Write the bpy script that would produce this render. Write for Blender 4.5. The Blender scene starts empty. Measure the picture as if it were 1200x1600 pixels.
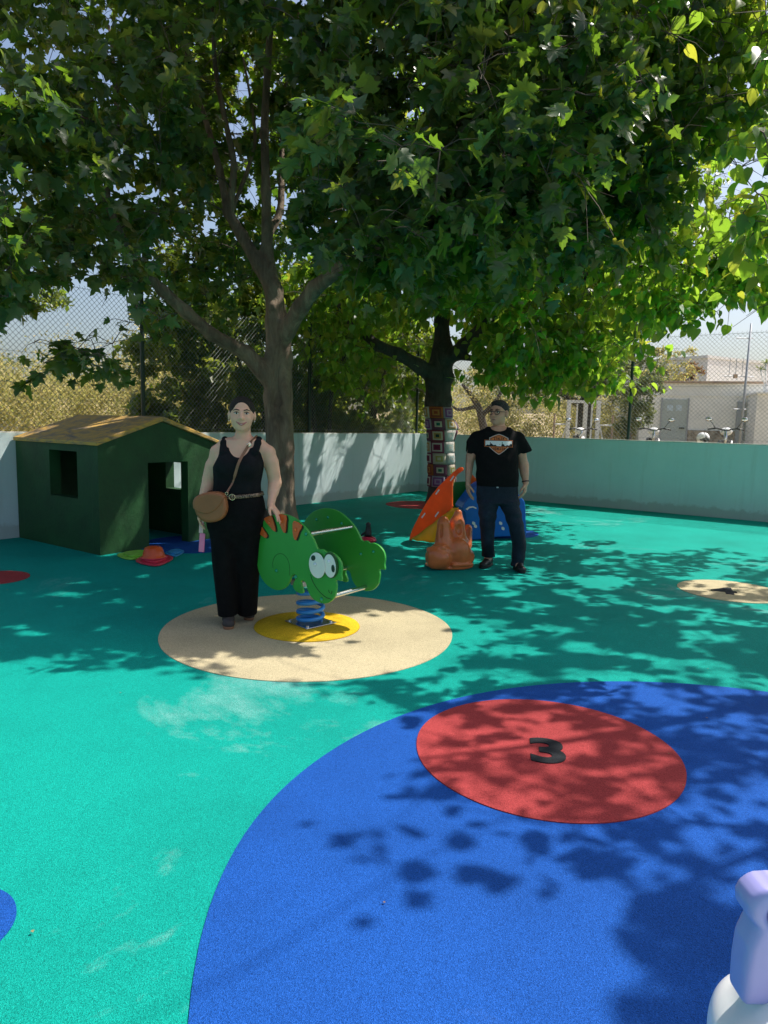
import bpy, bmesh, math, random
import numpy as np
from mathutils import Vector, Matrix
from mathutils.bvhtree import BVHTree

rnd = random.Random(7)
rng = np.random.default_rng(7)
R = math.radians
scene = bpy.context.scene
COL = scene.collection

# ------------------------------------------------------------------ camera
CAM_H, FPX, PITCH, ROLL = 1.49, 1100.0, 7.2, 1.34
cam_data = bpy.data.cameras.new('camera')
cam_data.sensor_fit = 'VERTICAL'
cam_data.sensor_height = 36.0
cam_data.lens = FPX / 1600.0 * 36.0
cam_data.clip_start = 0.05
cam_data.clip_end = 3000.0
cam = bpy.data.objects.new('camera', cam_data)
COL.objects.link(cam)
CAMR = (Matrix.Rotation(R(90 - PITCH), 3, 'X') @ Matrix.Rotation(R(ROLL), 3, 'Z'))
cam.matrix_world = Matrix.Translation((0, 0, CAM_H)) @ CAMR.to_4x4()
scene.camera = cam

# ------------------------------------------------------------------ sky, sun, exposure
SUN_AZ, SUN_EL = 68.0, 56.0
world = bpy.data.worlds.new('World')
scene.world = world
world.use_nodes = True
wn = world.node_tree.nodes
sky = wn.new('ShaderNodeTexSky')
sky.sky_type = 'NISHITA'
sky.sun_disc = False
sky.sun_elevation = R(SUN_EL)
sky.sun_rotation = R(SUN_AZ)
sky.air_density = 1.0
sky.dust_density = 3.5
sky.ozone_density = 1.0
wn['Background'].inputs['Strength'].default_value = 0.135
world.node_tree.links.new(sky.outputs[0], wn['Background'].inputs['Color'])
sun_data = bpy.data.lights.new('sun', 'SUN')
sun_data.energy = 5.0
sun_data.angle = R(0.53)
sun_data.color = (1.0, 0.95, 0.87)
sun = bpy.data.objects.new('sun', sun_data)
COL.objects.link(sun)
SUNV = Vector((math.sin(R(SUN_AZ)) * math.cos(R(SUN_EL)), math.cos(R(SUN_AZ)) * math.cos(R(SUN_EL)), math.sin(R(SUN_EL))))
sun.rotation_euler = SUNV.to_track_quat('Z', 'Y').to_euler()
sun.location = SUNV * 60
vs = scene.view_settings
vs.view_transform = 'Standard'
vs.look = 'None'
vs.exposure = 0.42
vs.gamma = 1.0
vs.use_curve_mapping = False
scene.render.engine = 'CYCLES'
scene.cycles.max_bounces = 8
scene.cycles.diffuse_bounces = 4
scene.cycles.transmission_bounces = 6
scene.cycles.transparent_max_bounces = 6
scene.cycles.sample_clamp_indirect = 6.0

# ------------------------------------------------------------------ measuring: photo pixel -> place
def ray(px, py):
    return (CAMR @ Vector(((px - 600) / FPX, -(py - 800) / FPX, -1.0)))
def G(px, py, z=0.0):
    d = ray(px, py); t = (z - CAM_H) / d.z
    return Vector((d.x * t, d.y * t, z))
def V(px, py, Y):
    d = ray(px, py); t = Y / d.y
    return Vector((d.x * t, Y, CAM_H + d.z * t))
def on_plane(px, py, p0, n):
    d = ray(px, py); o = Vector((0, 0, CAM_H))
    t = (Vector(p0) - o).dot(n) / d.dot(n)
    return o + d * t
_RT = np.array(CAMR.transposed())
def project_np(P):
    q = (P - np.array([0, 0, CAM_H])) @ _RT.T
    w = np.maximum(-q[:, 2], 1e-3)
    return 600 + FPX * q[:, 0] / w, 800 - FPX * q[:, 1] / w, -q[:, 2]

# ------------------------------------------------------------------ objects
def link(o, parent=None):
    COL.objects.link(o)
    if parent is not None:
        o.parent = parent
    return o
def tag(o, label=None, cat=None, group=None, kind=None):
    if label: o['label'] = label
    if cat: o['category'] = cat
    if group: o['group'] = group
    if kind: o['kind'] = kind
    return o
def thing(name, loc, label, cat, group=None, rz=0.0):
    o = bpy.data.objects.new(name, None)
    o.empty_display_size = 0.1
    o.location = loc
    o.rotation_euler = (0, 0, rz)
    COL.objects.link(o)
    return tag(o, label, cat, group)
def np_mesh(name, verts, faces, smooth=True):
    me = bpy.data.meshes.new(name)
    verts = np.asarray(verts, np.float32); faces = np.asarray(faces, np.int32)
    n, k = faces.shape
    me.vertices.add(len(verts)); me.vertices.foreach_set('co', verts.ravel())
    me.loops.add(n * k); me.loops.foreach_set('vertex_index', faces.ravel())
    me.polygons.add(n); me.polygons.foreach_set('loop_start', np.arange(0, n * k, k, dtype=np.int32))
    me.update(calc_edges=True)
    if smooth:
        me.polygons.foreach_set('use_smooth', np.ones(n, bool))
    me.validate()
    return me
def put(name, me, mat, parent=None, loc=(0, 0, 0)):
    o = bpy.data.objects.new(name, me)
    if mat is not None and len(me.materials) == 0:
        me.materials.append(mat)
    o.location = loc
    return link(o, parent)

class MB:
    """collects shapes, then builds them as one mesh object"""
    def __init__(s): s.v = []; s.f = []
    def add(s, vs_, fs_):
        b = len(s.v); s.v += [tuple(p) for p in vs_]; s.f += [tuple(b + i for i in f) for f in fs_]; return s
    def box(s, c, size, rot=None):
        x, y, z = size[0] / 2, size[1] / 2, size[2] / 2
        P = [Vector((i * x, j * y, k * z)) for k in (-1, 1) for j in (-1, 1) for i in (-1, 1)]
        if rot is not None: P = [rot @ p for p in P]
        c = Vector(c)
        return s.add([p + c for p in P], [(0, 2, 3, 1), (4, 5, 7, 6), (0, 1, 5, 4), (2, 6, 7, 3), (0, 4, 6, 2), (1, 3, 7, 5)])
    def tube(s, pts, rad, n=8, caps=True):
        pts = [Vector(p) for p in pts]
        if not hasattr(rad, '__len__'): rad = [rad] * len(pts)
        vs_, fs_ = [], []
        prev = None
        for i, p in enumerate(pts):
            t = (pts[min(i + 1, len(pts) - 1)] - pts[max(i - 1, 0)])
            t = t.normalized() if t.length > 1e-9 else Vector((0, 0, 1))
            if prev is None:
                a = t.orthogonal().normalized()
            else:
                a = prev - t * prev.dot(t)
                a = a.normalized() if a.length > 1e-6 else t.orthogonal().normalized()
            prev = a; b = t.cross(a)
            for j in range(n):
                an = 2 * math.pi * j / n
                vs_.append(p + (a * math.cos(an) + b * math.sin(an)) * rad[i])
        for i in range(len(pts) - 1):
            for j in range(n):
                k = (j + 1) % n
                fs_.append((i * n + j, i * n + k, (i + 1) * n + k, (i + 1) * n + j))
        if caps:
            fs_.append(tuple(range(n - 1, -1, -1)))
            fs_.append(tuple((len(pts) - 1) * n + j for j in range(n)))
        return s.add(vs_, fs_)
    def prism(s, outline, org, ax, ay, n, t0, t1):
        """flat outline (2-D) in the frame org/ax/ay, from t0 to t1 along n"""
        org, ax, ay, n = Vector(org), Vector(ax), Vector(ay), Vector(n)
        k = len(outline)
        a = [org + ax * p[0] + ay * p[1] + n * t0 for p in outline]
        b = [org + ax * p[0] + ay * p[1] + n * t1 for p in outline]
        fs_ = [tuple(range(k)), tuple(range(2 * k - 1, k - 1, -1))]
        fs_ += [(i, k + i, k + (i + 1) % k, (i + 1) % k) for i in range(k)]
        return s.add(a + b, fs_)
    def lathe(s, prof, c=(0, 0, 0), n=24, rot=None):
        c = Vector(c); vs_, fs_ = [], []
        for r, z in prof:
            for j in range(n):
                an = 2 * math.pi * j / n
                p = Vector((r * math.cos(an), r * math.sin(an), z))
                if rot is not None: p = rot @ p
                vs_.append(p + c)
        m = len(prof)
        for i in range(m - 1):
            for j in range(n):
                k = (j + 1) % n
                fs_.append((i * n + j, i * n + k, (i + 1) * n + k, (i + 1) * n + j))
        fs_.append(tuple(range(n - 1, -1, -1))); fs_.append(tuple((m - 1) * n + j for j in range(n)))
        return s.add(vs_, fs_)
    def ball(s, c, r, n=12, m=8, rot=None):
        if not hasattr(r, '__len__'): r = (r, r, r)
        c = Vector(c); vs_, fs_ = [], []
        for i in range(m + 1):
            th = math.pi * i / m
            for j in range(n):
                ph = 2 * math.pi * j / n
                p = Vector((r[0] * math.sin(th) * math.cos(ph), r[1] * math.sin(th) * math.sin(ph), r[2] * math.cos(th)))
                if rot is not None: p = rot @ p
                vs_.append(p + c)
        for i in range(m):
            for j in range(n):
                k = (j + 1) % n
                fs_.append((i * n + j, (i + 1) * n + j, (i + 1) * n + k, i * n + k))
        return s.add(vs_, fs_)
    def build(s, name, mat, parent=None, smooth=False, bevel=0.0, loc=(0, 0, 0), fix=True):
        me = bpy.data.meshes.new(name)
        me.from_pydata(s.v, [], s.f)
        if fix:
            bm = bmesh.new(); bm.from_mesh(me)
            bmesh.ops.remove_doubles(bm, verts=bm.verts, dist=1e-5)
            bmesh.ops.recalc_face_normals(bm, faces=bm.faces)
            bm.to_mesh(me); bm.free()
        if smooth:
            me.polygons.foreach_set('use_smooth', np.ones(len(me.polygons), bool))
            if smooth == 'auto':
                me.set_sharp_from_angle(angle=R(38))
        o = put(name, me, mat, parent, loc)
        if bevel > 0:
            b = o.modifiers.new('bevel', 'BEVEL'); b.width = bevel; b.segments = 2; b.limit_method = 'ANGLE'; b.angle_limit = R(40)
        return o

def catmull(P, sub=6, closed=False):
    P = [Vector(p) for p in P]; n = len(P); out = []
    for i in range(n if closed else n - 1):
        if closed:
            a, b, c, d = P[i - 1], P[i], P[(i + 1) % n], P[(i + 2) % n]
        else:
            a, b, c, d = P[max(i - 1, 0)], P[i], P[i + 1], P[min(i + 2, n - 1)]
        for k in range(sub):
            t = k / sub
            out.append(0.5 * ((2 * b) + (c - a) * t + (2 * a - 5 * b + 4 * c - d) * t * t + (3 * b - a - 3 * c + d) * t ** 3))
    if not closed: out.append(P[-1])
    return out

# ------------------------------------------------------------------ implicit shapes (smooth bodies)
class Field:
    def __init__(s, lo, hi, h):
        s.lo = np.array(lo, float); s.h = h
        s.n = np.ceil((np.array(hi, float) - s.lo) / h).astype(int) + 1
        s.ax = [s.lo[i] + h * np.arange(s.n[i]) for i in range(3)]
        s.F = np.full(s.n, 10.0, np.float32)
    def _sub(s, lo, hi):
        a = np.clip(np.floor((np.array(lo) - s.lo) / s.h).astype(int), 0, s.n)
        b = np.clip(np.ceil((np.array(hi) - s.lo) / s.h).astype(int) + 1, 0, s.n)
        sl = tuple(slice(a[i], b[i]) for i in range(3))
        g = np.meshgrid(*[s.ax[i][sl[i]].astype(np.float32) for i in range(3)], indexing='ij', sparse=True)
        return sl, g
    def put(s, fn, lo, hi, k=0.02, op='add'):
        pad = k + 3 * s.h
        sl, g = s._sub(np.array(lo) - pad, np.array(hi) + pad)
        f = s.F[sl]
        if f.size == 0: return s
        d = fn(*g).astype(np.float32)
        if op == 'add':
            if k <= 0: s.F[sl] = np.minimum(f, d)
            else:
                t = np.clip(0.5 + 0.5 * (f - d) / k, 0, 1); s.F[sl] = f * (1 - t) + d * t - k * t * (1 - t)
        else:
            d = -d
            if k <= 0: s.F[sl] = np.maximum(f, d)
            else:
                t = np.clip(0.5 - 0.5 * (f - d) / k, 0, 1); s.F[sl] = f * (1 - t) + d * t + k * t * (1 - t)
        return s
    def cone(s, p, q, r0, r1, k=0.02, op='add', sy=1.0):
        """tapered capsule; sy < 1 flattens it along y"""
        p = np.array(p, float); q = np.array(q, float); d = q - p; L = float(d @ d) + 1e-12
        def fn(x, y, z):
            X, Y, Z = x - p[0], y - p[1], z - p[2]
            t = np.clip((X * d[0] + Y * d[1] + Z * d[2]) / L, 0, 1)
            return np.sqrt((X - t * d[0]) ** 2 + ((Y - t * d[1]) / sy) ** 2 + (Z - t * d[2]) ** 2) - (r0 + (r1 - r0) * t)
        m = max(r0, r1)
        return s.put(fn, np.minimum(p, q) - m, np.maximum(p, q) + m, k, op)
    def chain(s, pts, rs, k=0.02, sy=1.0):
        for i in range(len(pts) - 1): s.cone(pts[i], pts[i + 1], rs[i], rs[i + 1], k, 'add', sy)
        return s
    def ell(s, c, r, k=0.02, op='add', rot=None):
        c = np.array(c, float); r = np.array(r, float)
        M = np.array(rot).T if rot is not None else np.eye(3)
        def fn(x, y, z):
            X, Y, Z = x - c[0], y - c[1], z - c[2]
            U = [M[i, 0] * X + M[i, 1] * Y + M[i, 2] * Z for i in range(3)]
            k0 = np.sqrt(sum((U[i] / r[i]) ** 2 for i in range(3)))
            k1 = np.sqrt(sum((U[i] / r[i] ** 2) ** 2 for i in range(3))) + 1e-6
            return k0 * (k0 - 1) / k1
        m = r.max()
        return s.put(fn, c - m, c + m, k, op)
    def loft(s, rows, k=0.02, grow=0.0, wav=None, op='add', e=2.3):
        """rows of (z, cx, cy, a, b): stacked ellipses"""
        rows = sorted(rows); A = np.array(rows, float)
        zz = np.linspace(A[0, 0], A[-1, 0], 160)
        S = []
        for j in range(1, 5):
            y = np.interp(zz, A[:, 0], A[:, j]); ker = np.ones(15) / 15
            yp = np.pad(y, 7, mode='edge'); S.append(np.convolve(yp, ker, 'valid'))
        def fn(x, y, z):
            cx, cy, a, b = [np.interp(z.ravel(), zz, q).reshape(z.shape) for q in S]
            a = a + grow; b = b + grow
            u, v = np.abs(x - cx) / a, np.abs(y - cy) / b
            rr = (u ** e + v ** e) ** (1 / e)
            d = (rr - 1) * np.minimum(a, b)
            if wav is not None: d = d + wav(x, y, z)
            return np.maximum(d, np.maximum(A[0, 0] - z, z - A[-1, 0]))
        m = np.array([max(A[:, 3]) + grow, max(A[:, 4]) + grow])
        lo = [min(A[:, 1]) - m[0], min(A[:, 2]) - m[1], A[0, 0]]; hi = [max(A[:, 1]) + m[0], max(A[:, 2]) + m[1], A[-1, 0]]
        return s.put(fn, lo, hi, k, op)
    def mesh(s, name):
        F = s.F; S = F < 0; nx, ny, nz = F.shape
        cnt = np.zeros((nx - 1, ny - 1, nz - 1), np.int8)
        offs = [(i, j, k) for i in (0, 1) for j in (0, 1) for k in (0, 1)]
        for i, j, k in offs: cnt += S[i:nx - 1 + i, j:ny - 1 + j, k:nz - 1 + k]
        idx = np.argwhere((cnt > 0) & (cnt < 8))
        cid = np.full((nx - 1, ny - 1, nz - 1), -1, np.int32); cid[idx[:, 0], idx[:, 1], idx[:, 2]] = np.arange(len(idx))
        val = {o: F[idx[:, 0] + o[0], idx[:, 1] + o[1], idx[:, 2] + o[2]] for o in offs}
        acc = np.zeros((len(idx), 3)); c = np.zeros(len(idx))
        for a in offs:
            for axn in range(3):
                if a[axn]: continue
                b = list(a); b[axn] = 1; b = tuple(b)
                va, vb = val[a], val[b]; m = (va < 0) != (vb < 0)
                t = np.where(m, va / np.where(m, va - vb, 1), 0)
                P = np.array(a, float)[None] + t[:, None] * (np.array(b) - np.array(a))[None]
                acc += P * m[:, None]; c += m
        verts = s.lo + (idx + acc / np.maximum(c, 1)[:, None]) * s.h
        quads = []
        for axn in range(3):
            sl0 = [slice(1, -1)] * 3; sl1 = [slice(1, -1)] * 3
            sl0[axn] = slice(0, -1); sl1[axn] = slice(1, None)
            A, B = S[tuple(sl0)], S[tuple(sl1)]
            e = np.argwhere(A != B)
            if len(e) == 0: continue
            flip = A[e[:, 0], e[:, 1], e[:, 2]]
            base = e.copy()
            for j in range(3):
                if j != axn: base[:, j] += 1
            u, v = (axn + 1) % 3, (axn + 2) % 3
            def cell(du, dv):
                q = base.copy(); q[:, u] -= du; q[:, v] -= dv
                return cid[q[:, 0], q[:, 1], q[:, 2]]
            q = np.stack([cell(1, 1), cell(0, 1), cell(0, 0), cell(1, 0)], 1)
            q[~flip] = q[~flip][:, ::-1]
            quads.append(q)
        Q = np.concatenate(quads); Q = Q[(Q >= 0).all(1)]
        return np_mesh(name, verts, Q)

# ------------------------------------------------------------------ materials
def new_mat(name):
    m = bpy.data.materials.new(name); m.use_nodes = True
    nt = m.node_tree; return m, nt, nt.nodes['Principled BSDF']
def nd(nt, t, **kw):
    n = nt.nodes.new(t)
    for k, v in kw.items(): setattr(n, k, v)
    return n
def ramp(nt, fac, stops, interp='LINEAR'):
    r = nt.nodes.new('ShaderNodeValToRGB'); r.color_ramp.interpolation = interp
    e = r.color_ramp.elements
    while len(e) > 1: e.remove(e[-1])
    e[0].position = stops[0][0]; e[0].color = (*stops[0][1], 1)
    for p, c in stops[1:]:
        q = e.new(p); q.color = (*c, 1)
    nt.links.new(fac, r.inputs[0]); return r.outputs[0]
def noise(nt, scale, detail=4, rough=0.55, vec=None, dist=0.0):
    n = nt.nodes.new('ShaderNodeTexNoise'); n.inputs['Scale'].default_value = scale; n.inputs['Detail'].default_value = detail
    n.inputs['Roughness'].default_value = rough; n.inputs['Distortion'].default_value = dist
    if vec is not None: nt.links.new(vec, n.inputs['Vector'])
    return n.outputs['Fac']
def mixc(nt, fac, a, b, mode='MIX'):
    m = nt.nodes.new('ShaderNodeMix'); m.data_type = 'RGBA'; m.blend_type = mode
    for s, v in ((m.inputs[0], fac), (m.inputs[6], a), (m.inputs[7], b)):
        if hasattr(v, 'is_output'): nt.links.new(v, s)
        elif isinstance(v, (int, float)): s.default_value = v
        else: s.default_value = (*v, 1)
    return m.outputs[2]
def mth(nt, op, a, b=0.0):
    m = nt.nodes.new('ShaderNodeMath'); m.operation = op
    for s, v in ((m.inputs[0], a), (m.inputs[1], b)):
        if hasattr(v, 'is_output'): nt.links.new(v, s)
        else: s.default_value = v
    return m.outputs[0]
def bump(nt, bsdf, h, strength=0.3, dist=0.01):
    b = nt.nodes.new('ShaderNodeBump'); b.inputs['Strength'].default_value = strength; b.inputs['Distance'].default_value = dist
    nt.links.new(h, b.inputs['Height']); nt.links.new(b.outputs[0], bsdf.inputs['Normal'])
def objco(nt): return nt.nodes.new('ShaderNodeTexCoord').outputs['Object']
def simple(name, c, rough=0.5, metal=0.0, var=0.12, scale=8.0, bmp=0.0, bscale=60.0, spec=0.5, coat=0.0, sss=0.0):
    m, nt, b = new_mat(name); co = objco(nt)
    f = noise(nt, scale, 5, 0.6, co)
    lo = tuple(max(0, v * (1 - var * 1.6)) for v in c); hi = tuple(min(1, v * (1 + var * 1.6)) for v in c)
    nt.links.new(ramp(nt, f, [(0.25, lo), (0.75, hi)]), b.inputs['Base Color'])
    b.inputs['Roughness'].default_value = rough; b.inputs['Metallic'].default_value = metal
    b.inputs['Specular IOR Level'].default_value = spec; b.inputs['Coat Weight'].default_value = coat
    if sss > 0:
        b.inputs['Subsurface Weight'].default_value = sss; b.inputs['Subsurface Radius'].default_value = (1.0, 0.35, 0.2); b.inputs['Subsurface Scale'].default_value = 0.01
    if bmp > 0: bump(nt, b, noise(nt, bscale, 6, 0.65, co), bmp, 0.01)
    return m
def rubber(name, c, wear=0.0, seed=0.0):
    """poured EPDM rubber: coloured crumbs, pores and faint dirt"""
    m, nt, b = new_mat(name); co = objco(nt)
    vor = nd(nt, 'ShaderNodeTexVoronoi'); vor.inputs['Scale'].default_value = 400.0; nt.links.new(co, vor.inputs['Vector'])
    sep = nd(nt, 'ShaderNodeSeparateColor'); nt.links.new(vor.outputs['Color'], sep.inputs[0])
    crumb = ramp(nt, sep.outputs[0], [(0.0, tuple(v * 0.55 for v in c)), (0.35, tuple(v * 0.88 for v in c)), (0.7, c), (1.0, tuple(min(0.9, v * 1.3 + 0.006) for v in c))])
    big = noise(nt, 0.9, 6, 0.62, co)
    dirt = ramp(nt, big, [(0.3, (0.80, 0.80, 0.80)), (0.55, (1, 1, 1)), (0.75, (1.1, 1.08, 1.05))])
    col = mixc(nt, 1.0, crumb, dirt, 'MULTIPLY')
    speck = ramp(nt, noise(nt, 46.0, 2, 0.5, co), [(0.70, (0, 0, 0)), (0.76, (1, 1, 1))])
    col = mixc(nt, mth(nt, 'MULTIPLY', speck, 0.35), col, tuple(v * 0.35 for v in c))
    if wear > 0:
        mp = nd(nt, 'ShaderNodeMapping'); mp.inputs['Location'].default_value = (seed, seed * 0.7, 0); nt.links.new(co, mp.inputs['Vector'])
        w = ramp(nt, noise(nt, 0.55, 7, 0.68, mp.outputs[0], 0.6), [(0.585, (0, 0, 0)), (0.73, (1, 1, 1))])
        w2 = mth(nt, 'MULTIPLY', w, sep.outputs[1])
        col = mixc(nt, mth(nt, 'MULTIPLY', w2, wear), col, (0.48, 0.66, 0.66))
    nt.links.new(col, b.inputs['Base Color'])
    b.inputs['Roughness'].default_value = 0.75; b.inputs['Specular IOR Level'].default_value = 0.10
    bump(nt, b, vor.outputs['Distance'], 0.55, 0.004)
    return m
def leaf_mat(name, cols, trans, tw=0.42, rough=0.38, pale=None):
    m, nt, b = new_mat(name)
    geo = nd(nt, 'ShaderNodeNewGeometry'); oi = nd(nt, 'ShaderNodeObjectInfo')
    rv = mth(nt, 'FRACT', mth(nt, 'ADD', geo.outputs['Random Per Island'], oi.outputs['Random']))
    base = ramp(nt, rv, cols)
    if pale: base = mixc(nt, mth(nt, 'MULTIPLY', geo.outputs['Backfacing'], 0.75), base, pale)
    nt.links.new(base, b.inputs['Base Color'])
    b.inputs['Roughness'].default_value = rough; b.inputs['Specular IOR Level'].default_value = 0.5
    tr = nd(nt, 'ShaderNodeBsdfTranslucent')
    nt.links.new(ramp(nt, rv, trans), tr.inputs['Color'])
    mx = nd(nt, 'ShaderNodeMixShader'); mx.inputs[0].default_value = tw
    nt.links.new(b.outputs[0], mx.inputs[1]); nt.links.new(tr.outputs[0], mx.inputs[2])
    nt.links.new(mx.outputs[0], nt.nodes['Material Output'].inputs['Surface'])
    return m
def bark_mat(name, stops, scale=5.0, bmp=0.6, stretch=0.25):
    m, nt, b = new_mat(name); co = objco(nt)
    mp = nd(nt, 'ShaderNodeMapping'); mp.inputs['Scale'].default_value = (1, 1, stretch); nt.links.new(co, mp.inputs['Vector'])
    f = noise(nt, scale, 8, 0.68, mp.outputs[0], 0.7)
    nt.links.new(ramp(nt, f, stops), b.inputs['Base Color'])
    b.inputs['Roughness'].default_value = 0.85
    bump(nt, b, noise(nt, scale * 5, 8, 0.7, mp.outputs[0], 0.5), bmp, 0.03)
    return m

MAT = {}
MAT['teal'] = rubber('rubber_teal', (0.002, 0.315, 0.255), 0.7, 3.1)
MAT['blue'] = rubber('rubber_blue', (0.010, 0.082, 0.365), 0.12, 8.0)
MAT['red'] = rubber('rubber_red', (0.37, 0.05, 0.052), 0.05, 5.0)
MAT['beige'] = rubber('rubber_beige', (0.52, 0.445, 0.28), 0.0)
MAT['yellow'] = rubber('rubber_yellow', (0.72, 0.45, 0.018), 0.0)
MAT['black_rubber'] = rubber('rubber_black', (0.022, 0.024, 0.028), 0.0)
m, nt, b_ = new_mat('pale_wall_paint'); co = objco(nt)
mp = nd(nt, 'ShaderNodeMapping'); mp.inputs['Scale'].default_value = (6, 6, 0.5); nt.links.new(co, mp.inputs['Vector'])
base = ramp(nt, noise(nt, 1.4, 6, 0.6, co), [(0.3, (0.56, 0.68, 0.69)), (0.7, (0.64, 0.75, 0.76))])
run = ramp(nt, noise(nt, 1.6, 6, 0.65, mp.outputs[0]), [(0.55, (0, 0, 0)), (0.8, (1, 1, 1))])
base = mixc(nt, mth(nt, 'MULTIPLY', run, 0.30), base, (0.40, 0.42, 0.38))
spx = nd(nt, 'ShaderNodeSeparateXYZ'); nt.links.new(co, spx.inputs[0])
splash = mth(nt, 'MULTIPLY', ramp(nt, mth(nt, 'ADD', spx.outputs[2], mth(nt, 'MULTIPLY', noise(nt, 5.0, 7, 0.7, co), -0.28)), [(0.0, (1, 1, 1)), (0.05, (0, 0, 0))]), 0.4)
nt.links.new(mixc(nt, splash, base, (0.30, 0.30, 0.25)), b_.inputs['Base Color']); b_.inputs['Roughness'].default_value = 0.8
bump(nt, b_, noise(nt, 45, 6, 0.65, co), 0.22, 0.01); MAT['wall'] = m
MAT['coping'] = simple('mortar_coping', (0.62, 0.60, 0.54), 0.9, 0, 0.15, 12, 0.4, 60)
MAT['house_green'] = simple('green_wall_paint', (0.009, 0.062, 0.014), 0.6, 0, 0.22, 3.2, 0.5, 18)
MAT['post'] = simple('dark_green_post_paint', (0.02, 0.045, 0.035), 0.45, 0.2)
MAT['wire'] = simple('galvanised_wire', (0.30, 0.31, 0.30), 0.7, 0.3)
MAT['steel'] = simple('brushed_steel', (0.62, 0.62, 0.62), 0.25, 1.0, 0.04)
MAT['dark'] = simple('black_plastic', (0.012, 0.012, 0.013), 0.4)
MAT['white_plastic'] = simple('white_plastic', (0.78, 0.78, 0.77), 0.3, 0, 0.03)
# ================================================================== the setting
C0 = G(654.5, 767)
DL = (G(0, 843) - C0); DL.normalize()          # along the left wall, towards the camera side
DR = Vector((-DL.y, DL.x, 0))                  # along the right wall (square corner)
WALL_H, WALL_T = 1.27, 0.16
LEN_L, LEN_R = 19.0, 17.0
NL = -DR; NR = -DL                              # outward normals
def yard(a, b, z=0.0): return Vector((C0.x, C0.y, 0)) + DL * a + DR * b + Vector((0, 0, z))

# ground: one sheet to the horizon, sunk under the play surface, rising a little beyond the walls
def outside(x, y):
    px_, py_ = x - C0.x, y - C0.y
    a = px_ * DL.x + py_ * DL.y; b = px_ * DR.x + py_ * DR.y
    return np.maximum(np.maximum(-a, -b), np.maximum(a - LEN_L, b - LEN_R)), a, b
def terrain(x, y):
    d, a, b = outside(x, y)
    front = np.clip((np.maximum(-a, -b) - 0.85) / 1.6, 0, 1)
    z = -0.06 + 0.42 * front * front * (3 - 2 * front)
    far = np.clip(np.maximum(-a, -b) - 11.0, 0, 400)
    z = z + 0.055 * far * np.clip(1.2 - far / 160.0, 0.25, 1)
    z = z + 0.10 * np.sin(x * 0.7 + 1.3) * np.cos(y * 0.55) * np.clip((d - 3) / 6, 0, 1)
    return z
g1 = np.concatenate([-np.geomspace(900, 30, 22), np.linspace(-28, 45, 112), np.geomspace(48, 900, 22)])
gx, gy = np.meshgrid(g1, g1, indexing='ij')
gz = terrain(gx, gy)
nn = len(g1); ii, jj = np.meshgrid(np.arange(nn - 1), np.arange(nn - 1), indexing='ij')
q = np.stack([ii * nn + jj, (ii + 1) * nn + jj, (ii + 1) * nn + jj + 1, ii * nn + jj + 1], -1).reshape(-1, 4)
m, nt, b_ = new_mat('dry_earth'); co = objco(nt)
f1 = noise(nt, 1.3, 8, 0.7, co)
nt.links.new(ramp(nt, f1, [(0.3, (0.20, 0.15, 0.085)), (0.5, (0.36, 0.28, 0.16)), (0.7, (0.46, 0.38, 0.22))]), b_.inputs['Base Color'])
b_.inputs['Roughness'].default_value = 0.95
bump(nt, b_, noise(nt, 9, 8, 0.7, co), 0.6, 0.08)
tag(put('ground', np_mesh('ground', np.stack([gx, gy, gz], -1).reshape(-1, 3), q), m), kind='structure')

def sheet(name, pts, z, mat, thick=0.004):
    mb = MB(); mb.prism([(p[0], p[1]) for p in pts], (0, 0, 0), (1, 0, 0), (0, 1, 0), (0, 0, 1), z - thick, z)
    return tag(mb.build(name, mat), kind='structure')
play = sheet('playground_surface', [yard(0, 0), yard(LEN_L, 0), yard(LEN_L, LEN_R), yard(0, LEN_R)], 0.0, MAT['teal'], 0.05)

def disc_pts(c, r, n=96, wob=0.004, seed=0):
    return [(c[0] + r * (1 + wob * math.sin(3 * t + seed) + wob * 0.6 * math.sin(7 * t + seed * 2)) * math.cos(t), c[1] + r * (1 + wob * math.sin(3 * t + seed)) * math.sin(t)) for t in [2 * math.pi * i / n for i in range(n)]]
def fit_circle(px):
    P = np.array([[g.x, g.y] for g in (G(*p) for p in px)])
    A = np.c_[2 * P, np.ones(len(P))]; s, *_ = np.linalg.lstsq(A, (P ** 2).sum(1), rcond=None)
    return (s[0], s[1]), math.sqrt(s[2] + s[0] ** 2 + s[1] ** 2)
cB, rB = fit_circle([(300, 1600), (303, 1500), (318, 1430), (380, 1302), (500, 1193), (650, 1108), (800, 1076), (950, 1067), (1100, 1071), (1200, 1080)])
sheet('blue_circle', disc_pts(cB, rB, 160), 0.004, MAT['blue'])
cS, rS = fit_circle([(247, 1000), (330, 945), (475, 931), (640, 945), (703, 990), (640, 1043), (475, 1066), (300, 1044)])
sheet('beige_circle', disc_pts(cS, rS, 120), 0.004, MAT['beige'])
c3, r3 = fit_circle([(647, 1155), (700, 1110), (785, 1095), (900, 1103), (1000, 1140), (1066, 1215), (1040, 1268), (930, 1293), (800, 1276), (690, 1212)])
sheet('red_circle', disc_pts(c3, r3, 120, 0.004, 1), 0.008, MAT['red'])
c4, r4 = fit_circle([(1055, 915), (1100, 908), (1150, 909), (1200, 918), (1150, 942), (1095, 932), (1190, 941)])
sheet('beige_circle', disc_pts(c4, r4, 96), 0.004, MAT['beige'])
cb = G(-95, 1455); rb = (G(17, 1450) - cb).length
sheet('blue_circle', disc_pts(cb, rb, 120), 0.004, MAT['blue'])
cr = G(-10, 903); sheet('red_circle', disc_pts(cr, (G(46, 901) - cr).length, 72), 0.004, MAT['red'])
cr = G(655, 789); sheet('red_circle', disc_pts(cr, 0.62, 72), 0.004, MAT['red'])
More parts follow.
